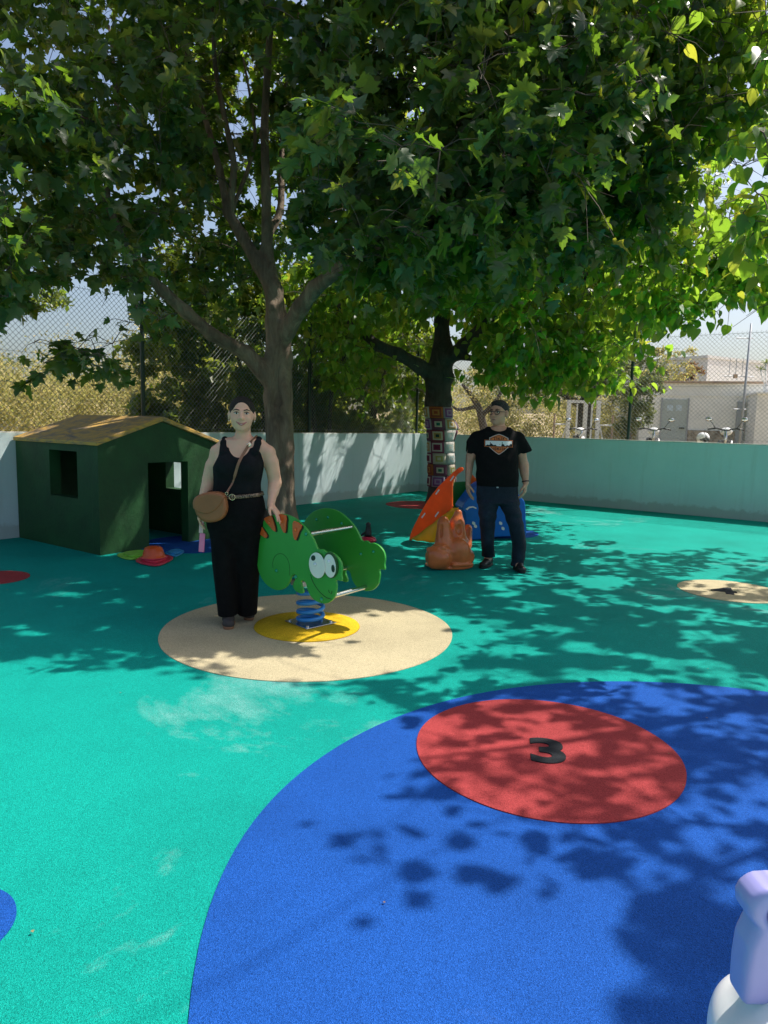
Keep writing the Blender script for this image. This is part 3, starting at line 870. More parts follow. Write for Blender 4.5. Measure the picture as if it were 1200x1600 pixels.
def shade_clumps(name, root):
    roots = [np.array((-1.25, 8.5)), np.array((1.15, 13.3)), np.array((6.0, 5.7))]
    me_ = min(range(3), key=lambda i: np.linalg.norm(roots[i] - np.array(root)[:2]))
    out = []
    for P_ in SHADE:
        d_ = [np.linalg.norm(P_[:2] - r_) * w_ for r_, w_ in zip(roots, (0.85, 1.0, 1.0))]
        if int(np.argmin(d_)) == me_: out.append((P_, 0.42, 34))
    return out
def grow_tree(name, label, root, limbs, blobs, kind, leaf_size, bark, mats, trunk_fn, droop=0.5, world_clumps=()):
    t = thing(name, root, label, 'tree')
    ro = np.array(root)
    nodes = []
    for pts, rs in limbs:
        for i in range(len(pts) - 1):
            a, b = np.array(pts[i]), np.array(pts[i + 1]); k = max(1, int(np.linalg.norm(b - a) / 0.25))
            for j in range(k): nodes.append((a + (b - a) * j / k, rs[i] + (rs[i + 1] - rs[i]) * j / k))
    NP = np.array([n_[0] for n_ in nodes]); NRad = np.array([n_[1] for n_ in nodes]); hgt = NP[:, 2]
    ok = hgt > 1.7; NP, NRad = NP[ok], NRad[ok]
    clumps = clump_points(blobs)
    clumps += shade_clumps(name, root)
    clumps += [(np.array(c), r, m_) for c, r, m_ in world_clumps if rnd.random() < sun_keep(np.array([c]), 0)[0]]
    # nearest first
    dist = [np.min(np.linalg.norm(NP - c[0], axis=1)) for c in clumps]
    order = np.argsort(dist)
    br = MB(); LP, LD, LU, LS = [], [], [], []
    for ci in order:
        c, r, m_ = clumps[ci]
        d = np.linalg.norm(NP - c, axis=1) + 0.35 * np.maximum(0, NP[:, 2] - c[2])
        k = int(np.argmin(d)); a = NP[k]; L = np.linalg.norm(c - a)
        if L > 0.12:
            r0 = min(NRad[k] * 0.75, 0.007 + 0.0085 * L)
            side = np.cross(c - a, [0, 0, 1.0]) * rnd.uniform(-0.12, 0.12)
            seg = max(3, int(L / 0.35) + 2); pts = []
            for j in range(seg + 1):
                s = j / seg
                p = a + (c - a) * s + side * math.sin(math.pi * s) + np.array([0, 0, 1]) * (0.10 * L * math.sin(math.pi * s)) + rng.normal(0, 0.018 * min(L, 1.5), 3) * (0 < j < seg)
                pts.append(p)
            rr = [r0 + (0.0045 - r0) * (j / seg) ** 0.8 for j in range(seg + 1)]
            br.tube([Vector(p - ro) for p in pts], rr, 5 if r0 > 0.012 else 4, False)
            NP = np.vstack([NP, pts[1:]]); NRad = np.concatenate([NRad, rr[1:]])
        out = (c - a) / (L + 1e-6)
        n_t = max(2, m_ // 9)
        for j in range(n_t):      # twigs that carry the leaves
            dv = rng.normal(0, 1, 3); dv[2] *= 0.55; dv = dv / np.linalg.norm(dv) + out * 0.35 + np.array([0, 0, -0.15 * droop])
            e = c + dv * r * rnd.uniform(0.6, 1.1)
            br.tube([Vector(c - ro), Vector((c + e) / 2 - ro + np.array([0, 0, 0.03])), Vector(e - ro)], [0.0045, 0.0032, 0.002], 3, False)
            q_ = max(3, m_ // n_t)
            for s in np.linspace(0.25, 1.05, q_):
                p = c + (e - c) * s + rng.normal(0, 0.05 * r / 0.4, 3)
                LP.append(p); dd = dv * 0.5 + rng.normal(0, 0.55, 3) + np.array([0, 0, -droop]); LD.append(dd)
                LU.append(np.array([0, 0, 1.0]) + rng.normal(0, 0.42, 3)); LS.append(leaf_size * rnd.uniform(0.5, 1.25) * (0.6 + 0.4 * min(1, r / 0.38)))
    LP, LD, LU, LS = np.array(LP), np.array(LD), np.array(LU), np.array(LS)
    keep = (rng.random(len(LP)) < np.minimum(np.minimum(sun_keep(LP, 1), gap_keep(LP)), np.minimum(fork_keep(LP, 1), spot_keep(LP)))) & (LP[:, 2] > 1.5)
    LP, LD, LU, LS = LP[keep], LD[keep], LU[keep], LS[keep]
    Bm = bases(LD, LU)
    # the 300 largest in view become leaves of their own
    px_, py_, w = project_np(LP)
    size = np.where((px_ > -20) & (px_ < 1220) & (py_ > -20) & (py_ < 900) & (w > 0.5), LS / np.maximum(w, 0.5), 0)
    big = np.argsort(-size)[:300]; mask = np.zeros(len(LP), bool); mask[big] = True
    trunk_fn(t)
    br.build('branches', MAT['twig'], t, True, fix=False)
    tag(t.children[-1] if False else bpy.data.objects[[o.name for o in t.children if o.name.startswith('branches')][-1]], kind='stuff')
    lv, lf = leaf_shape(kind)
    idx = np.where(~mask)[0]
    cur = rng.uniform(0.6, 1.5, (len(idx), 1, 1))
    Lv = np.repeat(lv[None], len(idx), 0).copy(); Lv[:, :, 2:3] *= cur
    Wv = np.einsum('nij,nkj->nki', Bm[idx], Lv * LS[idx][:, None, None]) + (LP[idx] - ro)[:, None, :]
    Fv = (lf[None] + (np.arange(len(idx)) * len(lv))[:, None, None]).reshape(-1, 3)
    tag(put('crown', np_mesh('crown', Wv.reshape(-1, 3), Fv, False), mats, t), kind='stuff')
    shapes = []
    for cu in (0.0, 0.12, 0.25, -0.1):
        v_, f_ = leaf_shape(kind, True, cu); me = np_mesh('leaf', v_, f_, True); me.materials.append(mats); shapes.append(me)
    for n_, i in enumerate(big):
        if size[i] <= 0: continue
        o = bpy.data.objects.new('leaf', shapes[n_ % 4])
        o.parent = t
        M4 = Matrix([list(Bm[i][r_] * LS[i]) for r_ in range(3)]).to_4x4(); M4.translation = Vector(LP[i] - ro)
        o.matrix_basis = M4; COL.objects.link(o)
    return t, len(LP)

# ---- plane tree beside the woman
T1 = G(441, 846); D1 = T1.y
def tp(px, py, dd=0.0): return np.array(V(px, py, D1 + dd))
limbs1 = [
    ([np.array(T1), tp(441, 790), tp(438, 700), tp(434, 620), tp(436, 560), tp(433, 505), tp(428, 455)], [0.245, 0.20, 0.195, 0.205, 0.20, 0.17, 0.125]),
    ([tp(420, 590, -0.05), tp(385, 552, -0.15), tp(330, 522, -0.4), tp(290, 487, -0.6), tp(255, 455, -0.8), tp(205, 405, -0.9), tp(165, 312, -1.0), tp(115, 220, -1.1), tp(72, 130, -1.2)], [0.15, 0.105, 0.09, 0.085, 0.075, 0.06, 0.05, 0.035, 0.02]),
    ([tp(165, 312, -1.0), tp(178, 240, -0.9), tp(182, 150, -0.8), tp(170, 40, -0.6)], [0.045, 0.035, 0.028, 0.015]),
    ([tp(428, 455), tp(405, 415, 0.05), tp(378, 368, 0.1), tp(356, 332, 0.15)], [0.12, 0.10, 0.085, 0.075]),
    ([tp(356, 332, 0.15), tp(343, 265, 0.2), tp(322, 190, 0.3), tp(300, 120, 0.4), tp(282, 20, 0.5), tp(262, -120, 0.6)], [0.06, 0.05, 0.042, 0.036, 0.03, 0.015]),
    ([tp(358, 332, 0.15), tp(366, 260, 0.0), tp(350, 180, -0.1), tp(335, 90, -0.2), tp(330, -60, -0.3)], [0.055, 0.045, 0.04, 0.032, 0.016]),
    ([tp(362, 330, 0.15), tp(392, 250, 0.4), tp(398, 200, 0.5), tp(380, 90, 0.7)], [0.04, 0.03, 0.025, 0.015]),
    ([tp(428, 455), tp(417, 390, 0.1), tp(416, 300, 0.1), tp(413, 210, 0.1), tp(418, 110, 0.1), tp(425, 0, 0.1), tp(430, -160, 0.1)], [0.11, 0.085, 0.07, 0.06, 0.052, 0.045, 0.02]),
    ([tp(418, 370, 0.1), tp(438, 330, 0.3), tp(440, 260, 0.5), tp(445, 150, 0.7), tp(470, 0, 0.9)], [0.06, 0.05, 0.042, 0.03, 0.015]),
    ([tp(440, 530, -0.05), tp(470, 480, -0.25), tp(492, 450, -0.4), tp(535, 417, -0.7), tp(592, 395, -1.0), tp(660, 350, -1.4), tp(740, 300, -1.5), tp(830, 220, -1.5), tp(930, 140, -1.4)], [0.135, 0.115, 0.105, 0.09, 0.075, 0.055, 0.04, 0.026, 0.012]),
    ([tp(566, 400, -0.9), tp(574, 330, -0.8), tp(580, 240, -0.7), tp(600, 120, -0.6), tp(620, -40, -0.5)], [0.06, 0.05, 0.042, 0.03, 0.014]),
    ([tp(610, 385, -1.1), tp(640, 290, -1.3), tp(690, 160, -1.5), tp(770, 90, -1.7), tp(860, 20, -1.9)], [0.05, 0.04, 0.033, 0.026, 0.012]),
]
limbs1 = [(p_, [r_ * 0.80 for r_ in rs_]) for p_, rs_ in limbs1]
def trunk1(t):
    r0 = np.array(T1)
    f = Field((-3.6, -3.4, -0.05), (2.6, 1.2, 6.0), 0.028)
    for pts, rs in limbs1:
        q_ = [p - r0 for p in pts]
        for i in range(len(q_) - 1):
            if max(rs[i], rs[i + 1]) > 0.034: f.cone(q_[i], q_[i + 1], rs[i], rs[i + 1], 0.05)
    f.cone((0, 0, -0.05), (0, 0, 0.25), 0.27, 0.16, 0.1)
    for k in range(6):
        a = k * 1.05 + 0.3; f.cone((0.12 * math.cos(a), 0.12 * math.sin(a), 0.3), (0.30 * math.cos(a), 0.30 * math.sin(a), -0.04), 0.06, 0.045, 0.08)
    # long cleft in the front of the trunk, below the fork
    a, b = tp(429, 582, -0.165) - r0, tp(435, 672, -0.165) - r0
    f.cone(a, (a + b) / 2, 0.030, 0.062, 0.015, 'sub'); f.cone((a + b) / 2, b, 0.062, 0.015, 0.015, 'sub')
    X3, Y3, Z3 = np.meshgrid(*[q_.astype(np.float32) for q_ in f.ax], indexing='ij', sparse=True)
    an = np.arctan2(Y3, X3); f.F += (0.011 * np.sin(5 * an + 2.2 * Z3 + 0.8 * np.sin(3 * Z3)) + 0.007 * np.sin(9 * an - 3.1 * Z3)) * np.clip((2.3 - Z3) * 2, 0, 1)
    for x, y, rr in ((441, 640, 0.04), (452, 520, 0.06), (425, 480, 0.05), (446, 730, 0.045), (432, 545, 0.05)):
        f.ell(tp(x, y, -0.12) - r0, (rr, rr * 0.9, rr * 1.2), 0.06)
    put('trunk', f.mesh('trunk'), MAT['bark_plane'], t)
    mb = MB()
    for pts, rs in limbs1:
        if min(rs) < 0.036:
            P = catmull([Vector(p - r0) for p in pts], 4)
            RR = np.interp(np.linspace(0, 1, len(P)), np.linspace(0, 1, len(rs)), rs)
            k = [i for i in range(len(P)) if RR[i] < 0.05]
            if len(k) > 1: mb.tube([P[i] for i in k], [RR[i] * 0.98 for i in k], 8)
    mb.build('limbs', MAT['bark_plane'], t, True, fix=False)
blobs1 = [ # cx, cy, rx, ry, near, far, clumps, clump radius, leaves
    (130, 110, 270, 290, 6.6, 10.5, 105, 0.42, 30), (420, 40, 230, 290, 7.2, 11, 100, 0.42, 30), (640, 140, 220, 260, 6.0, 10, 105, 0.42, 32),
    (860, 190, 200, 210, 5.4, 8.5, 85, 0.40, 32), (690, 340, 230, 110, 5.8, 8.6, 60, 0.38, 28), (540, 300, 140, 130, 5.6, 7.6, 30, 0.34, 24),
    (120, 470, 160, 90, 6.3, 8.2, 30, 0.28, 14), (120, 585, 110, 62, 6.3, 7.6, 15, 0.25, 10), (20, 330, 130, 170, 5.4, 8, 42, 0.38, 28), (300, 400, 130, 60, 7.5, 9.5, 22, 0.3, 18),
    (330, -260, 420, 220, 7, 11, 130, 0.45, 32), (820, -220, 260, 170, 6, 9.5, 110, 0.45, 32), (950, 60, 220, 200, 6.5, 10, 80, 0.42, 32), (230, 260, 170, 140, 8, 11, 34, 0.36, 24), (360, 200, 115, 230, 9.7, 11.6, 60, 0.38, 24), (330, 400, 90, 90, 9.6, 11, 20, 0.34, 20)]
blobs1 = [b[:6] + (int(b[6] * (1.12 if b[0] < 500 and b[1] > -100 else 1.4)), b[7], int(b[8] * 1.4)) for b in blobs1]
near1 = [((-1.42, 3.2, 2.42), 0.22, 9), ((-1.78, 3.05, 2.36), 0.2, 8), ((-1.75, 3.4, 2.75), 0.25, 10), ((0.02, 4.9, 3.15), 0.22, 10), ((0.2, 4.7, 3.6), 0.25, 12), ((0.1, 4.6, 4.0), 0.3, 14)]
_, n1 = grow_tree('plane_tree', 'big plane tree with a cleft trunk rising right behind the woman', T1, limbs1, blobs1, 'plane', 0.145, None, MAT['leaf_plane'], trunk1, 0.45, near1)

# ---- mulberry with the crocheted trunk, in the corner
T2 = G(690, 786); D2 = T2.y
def tq(px, py, dd=0.0): return np.array(V(px, py, D2 + dd))
limbs2 = [
    ([np.array(T2), tq(690, 740), tq(688, 680), tq(684, 630), tq(686, 585), tq(692, 545)], [0.26, 0.225, 0.22, 0.235, 0.24, 0.19]),
    ([tq(680, 590), tq(655, 572, -0.2), tq(622, 553, -0.4), tq(590, 540, -0.5), tq(550, 505, -0.3), tq(510, 450, 0.0)], [0.16, 0.125, 0.105, 0.09, 0.07, 0.03]),
    ([tq(692, 550), tq(690, 500, 0.1), tq(700, 440, 0.2), tq(722, 370, 0.3), tq(740, 260, 0.4), tq(760, 120, 0.5)], [0.17, 0.13, 0.11, 0.09, 0.065, 0.03]),
    ([tq(695, 565), tq(725, 540, -0.4), tq(768, 495, -0.9), tq(830, 450, -1.9), tq(920, 430, -3.0), tq(1030, 415, -4.0), tq(1120, 420, -4.6)], [0.14, 0.115, 0.095, 0.075, 0.055, 0.035, 0.015]),
    ([tq(700, 470, 0.2), tq(660, 420, 0.0), tq(620, 350, -0.3), tq(600, 260, -0.6), tq(590, 160, -0.8)], [0.09, 0.075, 0.06, 0.04, 0.02]),
    ([tq(760, 500, -0.9), tq(820, 400, -1.0), tq(880, 300, -1.2), tq(930, 180, -1.4)], [0.07, 0.055, 0.04, 0.02]),
    ([tq(705, 555), tq(740, 560, -0.6), tq(800, 555, -1.2), tq(880, 545, -1.6)], [0.08, 0.055, 0.04, 0.02]),
]
def trunk2(t):
    r0 = np.array(T2)
    f = Field((-2.9, -5.2, -0.05), (5.6, 1.0, 6.4), 0.035)
    for pts, rs in limbs2:
        q_ = [p - r0 for p in pts]
        for i in range(len(q_) - 1):
            if max(rs[i], rs[i + 1]) > 0.062: f.cone(q_[i], q_[i + 1], rs[i], rs[i + 1], 0.07)
    f.cone((0, 0, -0.05), (0, 0, 0.2), 0.34, 0.24, 0.1)
    for x, y, rr in ((675, 600, 0.12), (702, 590, 0.1), (690, 560, 0.13), (668, 580, 0.1), (700, 625, 0.08)):
        f.ell(tq(x, y, -0.12) - r0, (rr, rr, rr), 0.08)
    put('trunk', f.mesh('trunk'), MAT['bark_dark'], t)
    mb = MB()
    for pts, rs in limbs2:
        P = catmull([Vector(p - r0) for p in pts], 4); RR = np.interp(np.linspace(0, 1, len(P)), np.linspace(0, 1, len(rs)), rs)
        k = [i for i in range(len(P)) if RR[i] < 0.075]
        if len(k) > 1: mb.tube([P[i] for i in k], [RR[i] * 0.75 for i in k], 8)
    mb.build('limbs', MAT['bark_dark'], t, True, fix=False)
blobs2 = [
    (730, 470, 250, 120, 10.6, 15.2, 120, 0.42, 34), (910, 400, 200, 150, 9.2, 14.0, 125, 0.42, 34), (1070, 430, 115, 75, 7.9, 10.0, 70, 0.34, 28), (560, 480, 130, 120, 11.5, 15.5, 70, 0.42, 34),
    (800, 240, 340, 180, 11, 16, 140, 0.46, 34), (930, 560, 120, 45, 10.6, 13.2, 40, 0.32, 26), (700, 60, 420, 160, 12, 17, 80, 0.5, 34), (620, 570, 120, 50, 12.5, 15, 30, 0.32, 26), (820, 560, 110, 40, 11.5, 14, 28, 0.32, 26)]
blobs2 = [b[:6] + (int(b[6] * 1.2), b[7], int(b[8] * 1.2)) for b in blobs2]
w2 = []  # extra clumps added to this crown to shade the ground near the corner
for k in range(230):
    w2.append((np.array((rnd.uniform(0.6, 4.9), rnd.uniform(9.2, 15.5), rnd.uniform(3.4, 7.2))), 0.46, 34))
t2o, n2 = grow_tree('mulberry_tree', 'dark mulberry tree in the corner with a crocheted cover on its trunk', T2, limbs2, blobs2, 'mulberry', 0.138, None, MAT['leaf_mulberry'], trunk2, 0.75, w2)

# ---- mulberry that stands just outside the picture on the right
T3 = Vector((6.05, 5.7, 0))
a3 = lambda x, y, z: np.array((x + 0.7, y - 0.8, z))
limbs3 = [
    ([np.array(T3), a3(5.3, 6.45, 1.0), a3(5.2, 6.4, 2.0), a3(5.1, 6.4, 2.6)], [0.24, 0.18, 0.17, 0.16]),
    ([a3(5.1, 6.4, 2.5), a3(4.7, 6.0, 3.2), a3(4.0, 5.6, 3.9), a3(3.2, 5.2, 4.5), a3(2.5, 5.0, 4.9)], [0.11, 0.08, 0.05, 0.03, 0.012]),
    ([a3(5.1, 6.4, 2.6), a3(5.1, 6.8, 3.6), a3(4.8, 7.2, 4.7), a3(4.5, 7.4, 6.0)], [0.12, 0.1, 0.07, 0.03]),
    ([a3(5.15, 6.4, 2.6), a3(5.8, 6.4, 3.6), a3(6.4, 6.4, 4.6)], [0.1, 0.08, 0.03]),
    ([a3(4.7, 6.0, 3.2), a3(4.2, 5.0, 3.7), a3(3.4, 4.3, 4.0), a3(2.7, 3.9, 4.1)], [0.06, 0.04, 0.026, 0.01]),
    ([a3(3.4, 4.3, 4.0), a3(2.7, 4.2, 3.5), a3(2.35, 4.1, 3.0)], [0.02, 0.012, 0.006]),
]
def trunk3(t):
    r0 = np.array(T3); mb = MB()
    for pts, rs in limbs3:
        P = catmull([Vector(p - r0) for p in pts], 5); RR = np.interp(np.linspace(0, 1, len(P)), np.linspace(0, 1, len(rs)), rs)
        if rs[0] > 0.2: P[0] = P[0] - Vector((0, 0, 0.04))
        mb.tube(P, list(RR), 12)
    mb.build('trunk', MAT['bark_dark'], t, True, fix=False)
blobs3 = [
    (1110, 60, 150, 130, 5.8, 8.2, 80, 0.38, 30), (1270, 240, 110, 250, 4.4, 7.5, 45, 0.36, 28), (1000, -40, 220, 110, 5.6, 8.2, 70, 0.40, 30), (1178, 350, 26, 70, 4.0, 4.6, 7, 0.2, 12), (1190, 220, 40, 40, 4.0, 4.6, 4, 0.2, 12)]
w3 = []
for k in range(80):
    v = rng.normal(0, 1, 3); v /= np.linalg.norm(v); q_ = rnd.random() ** 0.4
    w3.append((np.array((5.9, 5.8, 5.0)) + v * q_ * np.array((2.3, 2.2, 1.9)), 0.42, 30))
for k in range(190):  # further clumps, added to throw leaf shade on the nearer floor
    w3.append((np.array((rnd.uniform(2.2, 6.0), rnd.uniform(2.6, 7.0), rnd.uniform(3.7, 6.2))), 0.38, 28))
_, n3 = grow_tree('mulberry_tree', 'mulberry at the right edge whose dark leaf sprigs hang into the picture', T3, limbs3, blobs3, 'mulberry', 0.13, None, MAT['leaf_mulberry'], trunk3, 0.9, w3)
print('leaves', n1, n2, n3)

# ------------------------------------------------------------------ crochet cover: squares sewn round the corner trunk
def crochet_mat(name, cols):
    m, nt, b = new_mat(name)
    uv = nd(nt, 'ShaderNodeUVMap'); sp_ = nd(nt, 'ShaderNodeSeparateXYZ'); nt.links.new(uv.outputs[0], sp_.inputs[0])
    ax = mth(nt, 'ABSOLUTE', mth(nt, 'SUBTRACT', sp_.outputs[0], 0.5)); ay = mth(nt, 'ABSOLUTE', mth(nt, 'SUBTRACT', sp_.outputs[1], 0.5))
    f = mth(nt, 'MULTIPLY', mth(nt, 'MAXIMUM', ax, ay), 2.0)
    st = [(i / len(cols), c) for i, c in enumerate(cols)]
    nt.links.new(ramp(nt, f, st, 'CONSTANT'), b.inputs['Base Color']); b.inputs['Roughness'].default_value = 0.95
    co = objco(nt); bump(nt, b, noise(nt, 60, 3, 0.5, co), 0.8, 0.01)
    return m
CR = [crochet_mat('yarn_a', [tuple(v * 0.75 for v in q) for q in [(0.35, 0.06, 0.02), (0.55, 0.22, 0.05), (0.30, 0.05, 0.03), (0.50, 0.14, 0.03)]]),
      crochet_mat('yarn_b', [tuple(v * 0.75 for v in q) for q in [(0.02, 0.16, 0.10), (0.60, 0.55, 0.40), (0.20, 0.05, 0.09), (0.22, 0.08, 0.12)]]),
      crochet_mat('yarn_c', [tuple(v * 0.75 for v in q) for q in [(0.02, 0.05, 0.05), (0.45, 0.30, 0.08), (0.60, 0.50, 0.36), (0.28, 0.05, 0.07)]]),
      crochet_mat('yarn_d', [tuple(v * 0.75 for v in q) for q in [(0.18, 0.01, 0.05), (0.22, 0.02, 0.06), (0.62, 0.52, 0.45), (0.28, 0.05, 0.10)]]),
      crochet_mat('yarn_e', [tuple(v * 0.75 for v in q) for q in [(0.62, 0.56, 0.40), (0.45, 0.40, 0.10), (0.60, 0.52, 0.38), (0.58, 0.50, 0.40)]]),
      crochet_mat('yarn_f', [tuple(v * 0.75 for v in q) for q in [(0.30, 0.10, 0.30), (0.45, 0.30, 0.42), (0.24, 0.06, 0.24), (0.40, 0.34, 0.40)]]),
      crochet_mat('yarn_g', [tuple(v * 0.75 for v in q) for q in [(0.60, 0.38, 0.10), (0.66, 0.60, 0.50), (0.55, 0.30, 0.08), (0.66, 0.60, 0.48)]]),
      crochet_mat('yarn_h', [tuple(v * 0.75 for v in q) for q in [(0.68, 0.64, 0.58), (0.50, 0.62, 0.58), (0.70, 0.66, 0.60), (0.66, 0.62, 0.58)]])]
cover = thing('crochet_cover', T2, 'patchwork of crocheted granny squares wrapped around the corner trunk', 'yarn cover')
cov_rows = 7; zt0, zt1 = 0.32, V(690, 636, D2).z
tl = np.array([np.array(p) for p in limbs2[0][0]]); tr_ = np.array(limbs2[0][1])
def trunk_at(z):
    return np.interp(z, tl[:, 2], tl[:, 0]) - T2.x, np.interp(z, tl[:, 2], tl[:, 1]) - T2.y, np.interp(z, tl[:, 2], tr_)
pick = [[0, 5, 6], [1, 6, 5], [2, 7, 1], [3, 7, 6], [4, 7, 3], [1, 4, 0], [5, 2, 3]]
for r_ in range(cov_rows):
    za, zb = zt1 - (zt1 - zt0) * r_ / cov_rows, zt1 - (zt1 - zt0) * (r_ + 1) / cov_rows
    for c in range(6):
        a0 = -math.pi / 2 + math.pi / 3 * (c - 0.75) + 0.10 * math.sin(r_ * 1.7); a1 = a0 + math.pi / 3
        NU, NV = 6, 5; vv, ff, uvs = [], [], []
        bulge = rnd.uniform(0.0, 0.02)
        for j in range(NV):
            for i in range(NU):
                u, v = i / (NU - 1), j / (NV - 1)
                z = zb + (za - zb) * (0.01 + 0.98 * v); an = a0 + (a1 - a0) * (0.01 + 0.98 * u)
                cx, cy, rr = trunk_at(z); edge = 1 - max(abs(2 * u - 1), abs(2 * v - 1)) ** 4
                fl = 0.16 * max(0, math.sin((r_ + 1 - v) * 1.05 - 0.4)) ** 4 * max(0, math.cos(an - 0.15)) ** 6 if 1 <= r_ <= 3 else 0
                rr = rr * 1.02 + 0.030 + (0.008 + bulge * 0.5) * edge + fl * 0.6
                vv.append((cx + rr * math.cos(an), cy + rr * math.sin(an), z)); uvs.append((u, v))
        for j in range(NV - 1):
            for i in range(NU - 1): ff.append((j * NU + i, j * NU + i + 1, (j + 1) * NU + i + 1, (j + 1) * NU + i))
        me = bpy.data.meshes.new('crochet_square'); me.from_pydata(vv, [], ff)
        ul = me.uv_layers.new(name='UVMap')
        for lp in me.loops: ul.data[lp.index].uv = uvs[lp.vertex_index]
        me.polygons.foreach_set('use_smooth', np.ones(len(me.polygons), bool))
        o = put('crochet_square', me, CR[pick[r_][c % 3]], cover)
        sm = o.modifiers.new('thick', 'SOLIDIFY'); sm.thickness = 0.012; sm.offset = -1

# ------------------------------------------------------------------ vegetation beyond the walls
MAT['scrub'] = leaf_mat('dry_scrub_leaf', [(0.0, (0.11, 0.12, 0.04)), (0.4, (0.26, 0.24, 0.09)), (0.8, (0.44, 0.38, 0.17)), (1.0, (0.50, 0.40, 0.22))], [(0.0, (0.42, 0.44, 0.10)), (1.0, (0.75, 0.64, 0.24))], 0.45, 0.7)
MAT['olive'] = leaf_mat('olive_leaf', [(0.0, (0.05, 0.075, 0.03)), (0.6, (0.10, 0.125, 0.05)), (1.0, (0.17, 0.18, 0.08))], [(0.0, (0.16, 0.24, 0.05)), (1.0, (0.34, 0.38, 0.08))], 0.3, 0.6)
MAT['hedge'] = leaf_mat('hedge_leaf', [(0.0, (0.025, 0.06, 0.012)), (0.6, (0.05, 0.10, 0.018)), (1.0, (0.09, 0.12, 0.03))], [(0.0, (0.26, 0.42, 0.03)), (1.0, (0.48, 0.52, 0.06))], 0.42, 0.45)
MAT['rust'] = leaf_mat('rusty_leaf', [(0.0, (0.16, 0.07, 0.03)), (0.6, (0.26, 0.13, 0.05)), (1.0, (0.34, 0.22, 0.09))], [(0.0, (0.3, 0.14, 0.04)), (1.0, (0.4, 0.25, 0.08))], 0.3, 0.7)
def leaf_cloud(name, ells, size, mat, parent, org=(0, 0, 0), sparse=0.0):
    """small diamond leaves spread through lumpy ellipsoids: (centre, radii, count)"""
    Vs, n0, Fs = [], 0, []
    for c, r, n in ells:
        sub = rng.normal(0, 1, (max(3, n // 90), 3)); sub /= np.linalg.norm(sub, axis=1, keepdims=True); sub *= rng.random((len(sub), 1)) ** 0.45
        k = rng.integers(0, len(sub), n)
        P = (sub[k] + rng.normal(0, 0.13, (n, 3))) * np.array(r) + np.array(c) - np.array(org)
        P = P[P[:, 2] + org[2] > terrain(P[:, 0] + org[0], P[:, 1] + org[1]) + 0.02]; n = len(P)
        d = rng.normal(0, 1, (n, 3)); u = rng.normal(0, 0.6, (n, 3)) + np.array([0, 0, 1])
        B_ = bases(d, u); s = size * rng.uniform(0.6, 1.3, n)
        q_ = np.array([[0, -0.5, 0], [0.28, 0, 0.05], [0, 0.5, 0], [-0.28, 0, 0.05]])
        W = np.einsum('nij,kj->nki', B_, q_) * s[:, None, None] + P[:, None]
        Vs.append(W.reshape(-1, 3)); Fs.append((np.arange(n) * 4)[:, None] + np.arange(4)[None] + n0); n0 += 4 * n
    return put(name, np_mesh(name, np.concatenate(Vs), np.concatenate(Fs), False), mat, parent)
def tz(x, y): return float(terrain(np.array(float(x)), np.array(float(y))))
def scrub(name, label, spots, mat, size, cat='scrub'):
    ells = []; org = Vector((spots[0][0], spots[0][1], 0))
    for x, y, r, h, n in spots: ells.append(((x, y, tz(x, y) + h * 0.45), (r, r, h * 0.6), n))
    o = leaf_cloud(name, [((c[0] - org.x, c[1] - org.y, c[2]), r, n) for c, r, n in [(e[0], e[1], e[2]) for e in ells]], size, mat, None, (-org.x * 0, 0, 0)) if False else leaf_cloud(name, ells, size, mat, None, (org.x, org.y, 0))
    o.location = org
    return tag(o, label, cat, None, 'stuff')
sp_l = []
for k in range(34):
    px_ = -200 + 640 * rnd.random(); Y = rnd.uniform(15.5, 26); p = V(px_, 600, Y)
    sp_l.append((p.x, p.y, rnd.uniform(1.0, 1.7), rnd.uniform(2.2, 3.6), 3600))
scrub('scrub', 'sunlit yellowish dry scrub beyond the fence on the left', sp_l, MAT['scrub'], 0.085)
sp_r = []
for k in range(18):
    px_ = 640 + 420 * rnd.random(); Y = rnd.uniform(27, 36); p = V(px_, 600, Y)
    sp_r.append((p.x, p.y, rnd.uniform(1.2, 2.2), rnd.uniform(1.8, 3.2), 3200))
scrub('scrub', 'dry tan scrub on the rise behind the white gate', sp_r, MAT['scrub'], 0.10)
sp_g = []
for k in range(14):
    px_ = 760 + 250 * rnd.random(); Y = rnd.uniform(18.5, 23.5); p = V(px_, 600, Y)
    sp_g.append((p.x, p.y, 0.7, 0.55, 500))
scrub('dry_grass', 'low straw coloured weeds around the white gate', sp_g, MAT['scrub'], 0.09)
sp_f = []
for k in range(46):
    a = rnd.uniform(-62, 62); d_ = rnd.uniform(48, 95); x, y = d_ * math.sin(R(a)), d_ * math.cos(R(a))
    sp_f.append((x, y, rnd.uniform(3, 5), rnd.uniform(2.5, 4.5), 500))
scrub('scrub', 'far wooded scrub along the skyline', sp_f, MAT['olive'], 0.38)

def bush_tree(name, label, base, trunk_paths, ells, size, mat, bark, cat='tree', crown='crown'):
    t = thing(name, base, label, cat)
    mb = MB()
    for pts, rs in trunk_paths:
        P = catmull([Vector(p) - Vector(base) for p in pts], 4); mb.tube(P, list(np.interp(np.linspace(0, 1, len(P)), np.linspace(0, 1, len(rs)), rs)), 8)
    mb.build('trunk', bark, t, True, fix=False)
    tag(leaf_cloud(crown, ells, size, mat, t, tuple(base)), kind='stuff')
    return t
